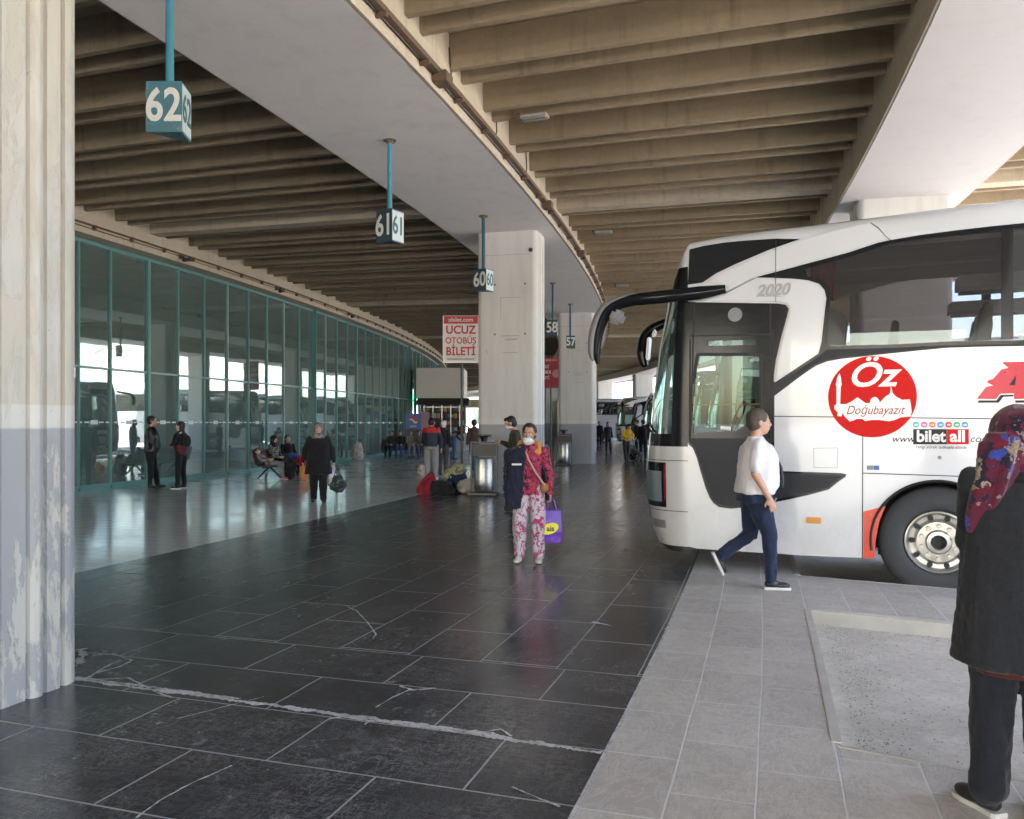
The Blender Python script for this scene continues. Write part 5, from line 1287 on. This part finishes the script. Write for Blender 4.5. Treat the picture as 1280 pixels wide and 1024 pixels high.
        topo = kid(m, 'jacket' if sleeve >= 1 else 'shirt', top, vox, 3, .009)
    if legs:
        m = MB()
        if not seated: m.loft([ring_e(j['pelvis'] + V((0, 0, -.10)), .12*g, .165*g), ring_e(j['pelvis'] + V((0, 0, .10)), .115*g, .155*g)])
        else: m.ell(j['pelvis'], (.16*g, .18*g, .12))
        for q in ('l', 'r'):
            tr_ = trouser_r; m.ell(j['p'+q], (.108*g**.5,)*3)
            cap_(m, j['p'+q], j['k'+q], .104*g**.5, .075*tr_); k_, a_ = j['k'+q], j['a'+q]
            cap_(m, k_, k_.lerp(a_, .96), .074*tr_, .060*tr_)
        kid(m, 'trousers', legs, vox, 3, .010)
    if shoes:
        for q in ('l', 'r'):
            a = j['a'+q]; t = j['t'+q].normalized(); sidev = V((-t.y, t.x, 0)).normalized(); u = t.cross(sidev)*-1
            if u.z < 0: u = -u
            Mx = Matrix((t, sidev, u)).transposed(); m = MB()
            m.ell(a + t*.015 - u*.035, (.075, .042, .048), Mx); m.ell(a + t*.10 - u*.050, (.085, .046, .034), Mx); m.ell(a, (.048, .046, .06), Mx)
            so = kid(m, 'shoe', shoes, min(vox, .010), 2)
            if shoe_sole:
                prof = [(-.065, .032), (-.05, .040), (.03, .038), (.10, .048), (.16, .042), (.19, .02)]
                ring = [(x_, w_) for x_, w_ in prof] + [(x_, -w_) for x_, w_ in reversed(prof)]
                MB().loft([[a + t*x_ + sidev*w_ + u*zz for x_, w_ in ring] for zz in (-.088, -.064)]).build('sole', shoe_sole, so)
    if extra: extra(body, j, S, kid)
    body.location = (x, y, z0); body.rotation_euler = (0, 0, face); body.scale = (S, S, S)
    tag(body, label, 'person', group); return body
M_lips = simple('lips', (.35, .11, .09), .5)
def toward(px_, Y): return at(px_, Y), Y

# 1. man in white shirt walking right past the coach
c_shirt = cloth('shirt_white', (.66, .65, .69), .8, var=.05, bump=.3); c_navy = cloth('trousers_navy', (.016, .024, .055), bump=.8); c_shoe = simple('shoe_dark', (.015, .016, .02), .5)
M_sole = simple('sole_white', (.55, .55, .52), .6)
j = J(chest=(.03, 0, 1.30), neck=(.01, 0, 1.46), head=(.05, 0, 1.615), pitch=.02,
      sr=(-.01, -.195, 1.40), er=(-.06, -.27, 1.13), wr=(.07, -.27, .90), hr=(.38, .02, -.95),
      sl=(.03, .19, 1.40), el=(.04, .25, 1.13), wl=(.17, .22, .91), hl=(.25, -.05, -1),
      pr=(.0, -.09, .92), kr=(.13, -.09, .50), ar=(.135, -.085, .088), tr=(1, -.08, 0),
      pl=(0, .09, .92), kl=(-.01, .10, .51), al=(-.29, .105, .30), tl=(.42, .02, -.90))
def man_extra(body, j, S, kid):
    m = MB(); m.loft([[V((x_, w_, z)) for x_, w_ in ((dx, -w), (dx+.012, -w), (dx+.012, w), (dx, w))] for z, dx, w in ((1.43, .085, .018), (1.39, .115, .024), (1.28, .205, .030), (1.18, .252, .036), (1.06, .268, .038), (.98, .272, .012))])
    m.build('tie', simple('tie_dark', (.045, .05, .065), .6), body)
    m = MB().loft([ring_e(V((.01, 0, 1.435)), .075, .078), ring_e(V((.015, 0, 1.475)), .066, .068), ring_e(V((.015, 0, 1.475)), .058, .060)], cap=False); m.build('collar', c_shirt, body, smooth=True)
    m = MB().loft([ring_e(V((.005, 0, .93)), .15, .20), ring_e(V((.005, 0, .945)), .15, .20)]); m.build('belt', M_black, body, smooth=True)
    m = MB().ell(V((.13, .1, .78)), (.03, .05, .05)); 
    MB().cyl(V((.24, .21, .80)), V((.27, .2, .86)), .012, n=8).build('key_fob', M_steel, body)
man = person('man in white short-sleeved shirt, dark tie and navy trousers walking past the coach', 2.36, 7.98, R_(-2), j, 1.74, c_shirt, c_navy, c_shoe, 'crop', M_hairgry, M_skin, sleeve=.80, coat=.93, girth=1.42, detail=2, shoe_sole=M_sole, extra=man_extra, palmL=(0, -1, 0), palmR=(0, 1, 0), belly=.055, hands=(.9, .7))

# 2. woman with lowered mask, coat over her shoulders, patterned top and pink trousers, purple bag
c_coatn = cloth('coat_navy', (.012, .014, .028)); c_pat = cloth('blouse_red_print', (.30, .02, .06), pat=(17, .52, (.03, .015, .02)), c2=(.32, .07, .10))
c_pink = cloth('trousers_pink_print', (.50, .42, .46), pat=(13, .54, (.38, .03, .12)), c2=(.20, .13, .16)); c_sh2 = simple('shoe_cream', (.55, .5, .45), .6)
M_orl = cloth('lining_orange', (.55, .24, .05)); M_purple = simple('bag_purple', (.12, .035, .33), .35, var=.15, scale=7)
j = J(head=(.02, 0, 1.615), yaw=-.12, pitch=.06, er=(-.06, -.22, 1.13), wr=(-.04, -.21, .88), hr=(0, 0, -1), el=(.00, .25, 1.12), wl=(.07, .27, .88), hl=(.1, 0, -1), kl=(.02, .11, .49), kr=(.02, -.12, .49), al=(-.01, .11, .085), ar=(-.01, -.13, .085))
def wom_extra(body, j, S, kid):
    # heavy coat worn over the shoulders, hanging on her right side (left in the photo) with a loose sleeve
    m = MB()
    m.loft([ring_e(V((.0, -.19, .68)), .14, .13), ring_e(V((.01, -.18, .8)), .13, .125), ring_e(V((.02, -.17, 1.0)), .14, .13), ring_e(V((.03, -.155, 1.28)), .135, .135), ring_e(V((.01, -.13, 1.42)), .10, .12), ring_e(V((-.02, -.05, 1.49)), .06, .07)])
    m.loft([ring_e(V((-.11, .05, .74)), .07, .22), ring_e(V((-.10, .05, 1.1)), .065, .21), ring_e(V((-.07, .03, 1.35)), .07, .21), ring_e(V((-.04, 0, 1.45)), .07, .17)])
    m.loft([ring_e(V((-.03, .19, 1.02)), .05, .05), ring_e(V((-.04, .2, 1.25)), .065, .055), ring_e(V((-.02, .17, 1.41)), .075, .07)])
    cap_(m, (.03, -.25, 1.36), (.10, -.26, .98), .07, .06); cap_(m, (.10, -.26, .98), (.13, -.24, .74), .06, .055)
    kid(m, 'coat', c_coatn, .010, 4, .016)
    m = MB(); m.tube([(.05, -.14, 1.41), (-.02, -.12, 1.50), (-.07, 0, 1.52), (-.01, .12, 1.49), (.06, .13, 1.40)], [.028, .036, .036, .036, .026], 10)
    m.ell(V((.07, -.11, 1.42)), (.03, .04, .04)); m.ell(V((.07, .11, 1.39)), (.03, .05, .04))
    kid(m, 'orange_lining', M_orl, .010, 2)
    MB().box((.185, -.14, 1.24), (.012, .12, .022)).build('reflective_strip', M_signw, body)
    m = MB(); m.tube([(.06, -.06, 1.45), (.135, .0, 1.30), (.15, .10, 1.13), (.12, .20, .98)], .012, 8); m.build('strap', simple('strap_pink', (.50, .27, .25), .6), body)
    m = MB(); m.ell(V((.10, .20, .95)), (.035, .06, .065)); kid(m, 'shoulder_bag', simple('bag_tan', (.27, .12, .03), .5), .010, 2)
woman = person('woman with white mask, navy coat, red print blouse and pink patterned trousers', .20, 9.4, R_(-97), j, 1.60, c_pat, c_pink, c_sh2, 'bun', M_hairbrn, M_skin2, coat=.86, detail=2, mask=(-.075,), trouser_r=1.22, extra=wom_extra, girth=.9, hands=(1.1, .6))
# purple carrier bag she holds (own object, hangs from her left hand)
pb = empty('carrier_bag', (.45, 9.46, .22), R_(8)); tag(pb, 'glossy purple carrier bag with a yellow oval held by the masked woman', 'bag')
m = MB().loft([[(x_, y_, z) for x_, y_ in ((-w, -d), (w, -d), (w+.01, 0), (w, d), (-w, d), (-w-.01, 0))] for z, w, d in ((0, .115, .05), (.12, .125, .06), (.26, .12, .045), (.38, .11, .02))])
blobmesh(m, 'bag_body', M_purple, pb, .008, 2, .006)
for yy in (-.015, .015): MB().tube([(-.06, yy, .37), (-.035, yy, .47), (0, 0, .52), (.035, yy, .47), (.06, yy, .37)], .012, 8).build('bag_handle', M_purple, pb, smooth=True)
MB().loft([[(.105*math.cos(a)-.03, yy, .17+.065*math.sin(a)+.02*math.cos(a)) for a in [2*math.pi*i/28 for i in range(28)]] for yy in (-.075, -.066)]).build('yellow_oval', simple('oval_yellow', (.70, .62, .03), .4), pb)
text('lettering', 'ais', .085, M_black, pb, Matrix.Translation((-.02, -.0765, .17)) @ Matrix.Rotation(R_(90), 4, 'X'), offset=.002, depth=.001)

# 3. young man with phone behind her
j = J(head=(.09, 0, 1.60), pitch=.30, er=(.05, -.26, 1.16), wr=(.27, -.15, 1.26), hr=(.9, .3, .15), el=(-.02, .25, 1.14), wl=(.05, .2, .92), hl=(.1, 0, -1), kl=(.06, .1, .5), al=(.02, .1, .088), kr=(.03, -.1, .49), ar=(-.12, -.1, .088))
def ph_extra(body, j, S, kid): MB().box((0, 0, 0), (.14, .072, .009), M=Matrix.Translation((.42, -.12, 1.31)) @ Matrix.Rotation(-.5, 4, 'Y')).build('phone', M_black, body, bevel=.003)
person('dark haired man with mask looking down at a phone, standing behind the masked woman', .06, 14.9, R_(176), j, 1.74, cloth('jacket_olive_dark', (.035, .03, .022)), cloth('trousers_black', (.012, .012, .016)), c_shoe, 'short', M_hairblk, M_skin, detail=1, mask=(-.05,), extra=ph_extra, hands=(.5, .8))
M_wblack = cloth('clothes_black', (.009, .009, .011)); M_jeansblk = cloth('jeans_black', (.010, .011, .014), bump=.5)
M_scarf_gr = cloth('scarf_grey_print', (.26, .24, .22), pat=(26, .5, (.07, .06, .06)))

# 4. woman in black walking towards the camera with bags
j = J(head=(.0, 0, 1.61), er=(.0, -.30, 1.13), wr=(.03, -.33, .88), el=(0, .30, 1.13), wl=(.03, .33, .88), kl=(.05, .1, .49), al=(.10, .1, .085), ar=(-.04, -.1, .085))
person('woman in long black coat and grey print headscarf walking towards the camera with bags', at(398, 16.6), 16.6, R_(-76), j, 1.62, M_wblack, cloth('trousers_black_wide', (.008, .008, .010)), c_shoe, None, None, M_skin, detail=1, scarf=M_scarf_gr, coat=.62, flare=1.42, girth=1.18, trouser_r=1.25)
b = bag_blob('handbag', 'black bag hanging from the hand of the woman in black', 'bag', (at(424, 16.4), 16.3, .20), [((0, 0, .16), (.17, .08, .15)), ((0, 0, .30), (.10, .05, .08))], cloth('bag_black_sheen', (.02, .03, .028), .5, pat=(9, .55, (.12, .13, .13))))
MB().tube([(-.08, 0, .34), (-.02, 0, .58), (.04, 0, .34)], .010, 6).build('handle', M_black, b)
bag_blob('carrier_bag', 'white plastic bag behind the black bag of the woman in black', 'bag', (at(414, 16.8), 16.8, .30), [((0, 0, .16), (.10, .12, .20)), ((.02, 0, .34), (.06, .06, .12))], cloth('plastic_white', (.5, .5, .5), .5, bump=.6))

# 5./6. pair at the glass
j = J(head=(.03, 0, 1.62), er=(.03, -.27, 1.13), wr=(.03, -.16, .95), hr=(.5, .5, -.5), el=(-.03, .28, 1.13), wl=(-.05, .27, .88), kl=(.03, .14, .49), al=(.10, .2, .085), ar=(.0, -.1, .085))
person('stout man in black leather jacket standing by the glass, facing the woman with folded arms', at(189, 20.2), 20.2, R_(8), j, 1.78, simple('leather_black', (.010, .010, .012), .4, bump=.3, bscale=12), M_jeansblk, c_shoe, 'crop', M_hairblk, M_skin2, detail=1, girth=1.22, coat=.88, belly=.04)
c_maroon = cloth('blouse_maroon', (.10, .015, .018)); 
j = J(head=(.02, 0, 1.60), er=(.06, -.27, 1.16), wr=(.24, -.08, 1.10), hr=(.3, .9, .1), el=(.06, .26, 1.16), wl=(.25, .06, 1.13), hl=(.2, -.9, .1), kl=(.0, .13, .49), al=(.0, .15, .085), kr=(.0, -.13, .49), ar=(.0, -.16, .085))
def g_extra(body, j, S, kid):
    m = MB(); m.loft([ring_e(V((0, 0, .88)), .135, .175), ring_e(V((0, 0, 1.12)), .13, .17)]); kid(m, 'blouse_hem', c_maroon, .013, 2)
    m = MB(); m.ell(V((-.17, .0, 1.22)), (.09, .14, .17)); kid(m, 'backpack', M_bagblk, .013, 2)
    m = MB(); m.tube([(.06, .12, 1.38), (-.1, .14, 1.45)], .02, 6); m.build('pack_strap', M_signw, body)
person('young woman in black jacket and maroon top with backpack and folded arms', at(226, 20.0), 20.0, R_(172), j, 1.66, M_wblack, M_jeansblk, simple('trainer_black', (.02, .02, .02), .5), 'long', M_hairblk, M_skin, detail=1, coat=1.0, extra=g_extra, shoe_sole=M_sole)

# bench people
def sit(lean=0, kx=.42, fx=.46, zs=.46, sp=.12, **kw):
    d = dict(pelvis=(0, 0, zs+.10), chest=(-.05-lean, 0, zs+.42), neck=(-.06-lean*1.3, 0, zs+.60), head=(-.03-lean*1.4, 0, zs+.75), sl=(-.06-lean, .185, zs+.54), sr=(-.06-lean, -.185, zs+.54), el=(.02, .24, zs+.27), er=(.02, -.24, zs+.27),
             wl=(.24, .13, zs+.20), wr=(.24, -.13, zs+.20), hl=(.8, -.5, -.1), hr=(.8, .5, -.1), pl=(.02, .09, zs+.09), pr=(.02, -.09, zs+.09), kl=(kx, sp, zs+.07), kr=(kx, -sp, zs+.07), al=(fx, sp, .085), ar=(fx, -sp, .085))
    d.update(kw); return J(**d)
fb = R_(-72)
def benchp(px_, Y): return at(px_, Y), Y
# child lying along the bench seat: head to the left, legs hanging to the right
j = J(pelvis=(.05, 0, .62), chest=(-.22, 0, .80), neck=(-.35, 0, .92), head=(-.43, 0, 1.02), pitch=-.6, sl=(-.30, .17, .88), sr=(-.30, -.17, .88), el=(-.12, .22, .72), er=(-.12, -.22, .72), wl=(.08, .12, .76), wr=(.08, -.12, .74), hl=(1, -.3, 0), hr=(1, .2, 0),
      pl=(.08, .08, .60), pr=(.08, -.08, .60), kl=(.50, .09, .60), kr=(.48, -.09, .62), al=(.56, .09, .12), ar=(.64, -.1, .12), tl=(1, 0, -.1), tr=(1, 0, -.1))
person('child in grey tracksuit slumped back on the near end of the bench', -6.90, 23.15, R_(-10), j, 1.35, cloth('tracksuit_grey', (.20, .19, .19)), cloth('tracksuit_grey_legs', (.21, .20, .20)), simple('trainer_pink', (.45, .08, .09), .5), 'short', M_hairblk, M_skin, detail=1, seated=True, shoe_sole=M_sole, mask=(-.04,))
person('seated woman in black and white print top at the middle of the bench', -6.98, 24.1, R_(-14), sit(.0, hl=(.9, -.2, -.2)), 1.62, cloth('top_print_bw', (.03, .03, .032), pat=(22, .52, (.3, .3, .3))), M_wblack, c_shoe, None, None, M_skin, detail=1, seated=True, scarf=cloth('scarf_black', (.012, .012, .013)))
def sk_extra(body, j, S, kid):
    m = MB(); m.ell(V((.20, 0, .62)), (.30, .25, .13)); m.ell(V((.42, 0, .48)), (.12, .22, .16)); kid(m, 'skirt', cloth('skirt_blue', (.015, .06, .38)), .013, 3, .008)
person('seated woman in black with bright blue skirt at the right end of the bench', -6.82, 24.95, R_(-50), sit(.0), 1.62, M_wblack, M_wblack, c_shoe, 'long', M_hairblk, M_skin, detail=1, seated=True, extra=sk_extra)

# 7. man in red and navy jacket from behind
c_rn = N('jacket_red_navy'); sx_ = c_rn.n('SeparateXYZ'); c_rn.l(c_rn.coord(), sx_.inputs[0])
c_rn.col(c_rn.mix(c_rn.ramp(c_rn.math('MULTIPLY', sx_.outputs[2], .5), [(.652, 0), (.655, 1)]), (.016, .02, .04), (.42, .02, .02))); c_rn.set(Roughness=.7); c_rn.bump(c_rn.noise(4, 4), .3, .02)
j = J(head=(.06, 0, 1.58), pitch=.2, er=(.02, -.27, 1.13), wr=(.06, -.28, .88), el=(.1, .25, 1.15), wl=(.2, .15, 1.0), kl=(.02, .11, .49), kr=(.02, -.12, .49), ar=(-.01, -.13, .085))
person('man seen from behind in red-shouldered navy jacket and grey trousers beside the column', at(539, 23.2), 23.2, R_(85), j, 1.78, c_rn.m, cloth('trousers_grey', (.25, .24, .25)), simple('trainer_white', (.5, .5, .48), .5), 'short', M_hairblk, M_skin, detail=1, coat=.92, girth=1.1, shoe_sole=M_sole, trouser_r=1.15)
def cap_extra(body, j, S, kid):
    m = MB(); m.ell(j['head'] + V((-.01, 0, .045)), (.108, .09, .085)); m.ell(j['head'] + V((-.03, 0, .0)), (.088, .088, .085)); kid(m, 'white_cap', c_shirt, .012, 2)
person('person in white cap and dark coat standing just beyond the red-shouldered man', at(553, 25.0), 25.2, R_(70), J(head=(.05, 0, 1.58), pitch=.3), 1.72, cloth('coat_dark', (.02, .022, .03)), cloth('trousers_darkgrey', (.05, .05, .055)), c_shoe, None, None, M_skin, detail=1, extra=cap_extra)
# 8. person in brown jacket half hidden by the column
person('person in brown jacket and blue jeans leaning beside the white column, half hidden', at(593, 27.8), 27.8, R_(110), J(head=(.05, 0, 1.6), er=(.1, -.24, 1.15), wr=(.26, -.1, 1.0), kl=(-.02, .08, .49), al=(-.12, .08, .088)), 1.74, cloth('jacket_brown', (.07, .045, .028)), cloth('jeans_blue', (.025, .06, .17)), c_shoe, 'short', M_hairblk, M_skin, detail=1, coat=.93)
# 9. group on the far bench
cols = [((.03, .03, .035), (.015, .02, .03)), ((.012, .012, .014), (.03, .07, .20)), ((.16, .15, .13), (.2, .2, .2)), ((.10, .09, .07), (.10, .10, .11)), ((.03, .035, .05), (.03, .04, .06))]
tx = ['far seated person in dark jacket at the left end of the far bench', 'far seated person in black top and blue jeans on the far bench', 'far seated person in patterned top and pale grey trousers on the far bench', 'far seated person in brownish top with fair hair on the far bench', 'far seated person in dark navy clothes at the right end of the far bench']
for i, (pxx, (a_, b_)) in enumerate(zip((489, 500, 513, 522, 533), cols)):
    person(tx[i], at(pxx, 37.8), 37.9 + .06*i, R_(-80+12*(i-2)), sit(-.06 if i % 2 else .0), 1.66, cloth('far_top%d' % i, a_, pat=(20, .52, (.3, .28, .26)) if i == 2 else None), cloth('far_legs%d' % i, b_), c_shoe, 'long' if i in (3, 0) else 'short', M_hairbrn if i in (2, 3) else M_hairblk, M_skin, detail=0, seated=True)
person('dark clothed person stooping at the kiosk counter with blue jeans', at(566, 36), 36, R_(40), J(chest=(.2, 0, 1.18), neck=(.32, 0, 1.28), head=(.42, 0, 1.35), sl=(.26, .18, 1.24), sr=(.26, -.18, 1.24), el=(.4, .2, 1.0), er=(.4, -.2, 1.0), wl=(.5, .1, .85), wr=(.5, -.1, .85)), 1.72, cloth('coat_navy_far', (.018, .02, .03)), cloth('jeans_far', (.06, .12, .25)), c_shoe, 'short', M_hairblk, M_skin, detail=0)
# 10. far right group near the coach noses
c_yel = cloth('jacket_yellow', (.60, .36, .02))
person('person in yellow and black jacket stooping near the far coach noses', at(783, 33.8), 33.8, R_(-60), J(chest=(.08, 0, 1.26), neck=(.13, 0, 1.42), head=(.19, 0, 1.54), pitch=.4, er=(.1, -.27, 1.15), wr=(.25, -.12, 1.05), el=(.1, .3, 1.15), wl=(.25, .15, 1.02), ar=(-.02, -.03, .085), al=(-.02, .04, .085)), 1.64, c_yel, cloth('trousers_char', (.03, .03, .033)), c_shoe, 'short', M_hairblk, M_skin, detail=0, coat=.9)
person('dark haired woman in dark coat with tan bag walking far away between column and coaches', at(760, 44), 44, R_(-70), J(al=(.12, .1, .085), kl=(.08, .1, .5)), 1.68, cloth('coat_black_far', (.014, .014, .016)), M_jeansblk, c_shoe, 'long', M_hairblk, M_skin, detail=0, coat=.75)
person('person in black standing beside the first far coach nose', at(796, 41), 41, R_(170), J(), 1.78, cloth('coat_black_far2', (.014, .014, .018)), M_jeansblk, c_shoe, 'short', M_hairblk, M_skin, detail=0, coat=.8)
person('person in dark clothes nearest to the front of the big coach', at(804, 36), 36, R_(100), J(), 1.76, M_wblack, M_jeansblk, c_shoe, 'short', M_hairblk, M_skin, detail=0, coat=.8)
person('tiny dark figure just right of the second white column', at(749, 58), 58, R_(-90), J(), 1.72, M_wblack, M_jeansblk, c_shoe, 'short', M_hairblk, M_skin, detail=0)

# 11. near woman at the right edge, seen from behind in patterned headscarf
m_ = N('scarf_patchwork'); v = m_.coord(); vo = m_.n('TexVoronoi'); vo.inputs['Scale'].default_value = 17; 
wv = m_.n('VectorMath', operation='ADD'); ns = m_.n('TexNoise'); ns.inputs['Scale'].default_value = 17; ns.inputs['Detail'].default_value = 5; m_.l(v, ns.inputs['Vector'])
sc_v = m_.n('VectorMath', operation='SCALE'); m_.l(ns.outputs['Color'], sc_v.inputs[0]); sc_v.inputs['Scale'].default_value = .17
mp = m_.n('Mapping'); mp.inputs['Scale'].default_value = (1, 1, .45); m_.l(v, mp.inputs[0]); m_.l(mp.outputs[0], wv.inputs[0]); m_.l(sc_v.outputs[0], wv.inputs[1]); m_.l(wv.outputs[0], vo.inputs['Vector'])
sp = m_.n('SeparateColor'); m_.l(vo.outputs['Color'], sp.inputs[0])
rp_ = m_.n('ValToRGB'); rp_.color_ramp.interpolation = 'CONSTANT'; e = rp_.color_ramp.elements
for q, (p_, c_2) in zip([e[0], e[1]] + [e.new(.5) for _ in range(5)], ((0, (.11, .010, .025)), (.14, (.012, .012, .05)), (.40, (.015, .012, .03)), (.54, (.36, .27, .18)), (.66, (.16, .010, .028)), (.74, (.03, .07, .36)), (.84, (.22, .20, .21)))):
    q.position = p_; q.color = (*c_2, 1)
m_.l(sp.outputs[0], rp_.inputs[0])
lace = m_.ramp(m_.noise(26, 6, .8, v, None, 2), [(.46, 0), (.50, 1), (.55, 0)])
m_.col(m_.mix(m_.math('MULTIPLY', lace, .85), rp_.outputs[0], (.03, .02, .04))); m_.set(Roughness=.85, Sheen_Weight=.3, Specular_IOR_Level=.15); m_.bump(m_.noise(7, 4, .6, v, (1, 1, .35)), .5, .03)
M_scarf = m_.m
M_coatg = cloth('coat_charcoal_wool', (.020, .021, .025), .95, var=.45, scale=45, bump=.8); M_jns = cloth('jeans_dark', (.013, .0145, .020), var=.3, bump=.9)
j = J(head=(.05, 0, 1.585), pitch=.25, yaw=.35, neck=(.02, 0, 1.46), sl=(0, .185, 1.40), el=(.06, .19, 1.15), wl=(.22, .05, 1.08), hl=(1, -.4, .2), sr=(0, -.185, 1.40), er=(.06, -.20, 1.13), wr=(.20, -.12, 1.03), hr=(1, .3, .2), kl=(.04, .10, .49), kr=(-.02, -.09, .49), al=(.0, .13, .085), ar=(-.08, -.07, .085), tl=(1, .35, 0))
def near_extra(body, j, S, kid):
    h = j['head']
    m = MB(); m.ell(h + V((-.012, 0, .03)), (.122, .108, .118)); m.ell(h + V((-.04, 0, -.04)), (.10, .10, .095))
    m.ell(h + V((-.05, .07, -.06)), (.07, .06, .10))
    # long folded tail falling over the left shoulder and down the back
    m.loft([ring_e(h + V((-.05, .05, .02)), .07, .085), ring_e(h + V((-.09, .105, -.10)), .055, .085), ring_e(h + V((-.105, .145, -.22)), .045, .082), ring_e(h + V((-.10, .18, -.30)), .036, .062), ring_e(h + V((-.09, .20, -.36)), .028, .045), ring_e(h + V((-.085, .205, -.40)), .018, .03)])
    m.tube([h + V((-.06, .16, -.02)), h + V((-.11, .19, -.18)), h + V((-.11, .22, -.30)), h + V((-.10, .225, -.37))], [.018, .022, .02, .012], 10)
    m.tube([h + V((-.13, .06, .0)), h + V((-.155, .12, -.16)), h + V((-.14, .16, -.30))], [.016, .022, .012], 10)
    kid(m, 'headscarf', M_scarf, .008, 2, .006)
    m = MB(); m.tube([h + V((-.10, -.10, -.10)), h + V((-.125, .0, -.125)), h + V((-.10, .10, -.115))], [.02, .024, .02], 10); kid(m, 'scarf_knot', M_scarf, .008, 2)
    m = MB(); m.loft([ring_e(V((.0, 0, 1.40)), .105, .13), ring_e(V((.005, 0, 1.455)), .085, .095), ring_e(V((.01, 0, 1.47)), .07, .08)]); kid(m, 'collar', cloth('collar_black', (.012, .012, .014)), .010, 2)
    m = MB(); m.loft([ring_e(V((0, 0, .60)), .150, .195), ring_e(V((0, 0, .70)), .14, .18)]); kid(m, 'tunic_hem', cloth('tunic_rust', (.07, .018, .014)), .010, 2)
    m = MB(); m.tube([(-.17, .045, 1.35), (-.165, .05, 1.1), (-.175, .06, .9), (-.19, .07, .82)], .0035, 6); m.build('back_seam', M_black, body)
    for q in ('l', 'r'):
        a = j['a'+q]; m = MB(); m.tube([a + V((0, 0, .04)), a + V((0, 0, .10))], .044, 12); m.build('sock', simple('sock_red', (.30, .02, .03), .8), body, smooth=True)
near = person('woman from behind in charcoal coat and patterned headscarf at the right edge', 2.09, 3.36, R_(84), j, 1.70, M_coatg, M_jns, simple('trainer_black_red', (.02, .018, .02), .5), None, None, M_skin, detail=2, coat=.64, flare=1.40, girth=1.12, extra=near_extra, shoe_sole=M_sole, trouser_r=1.22)
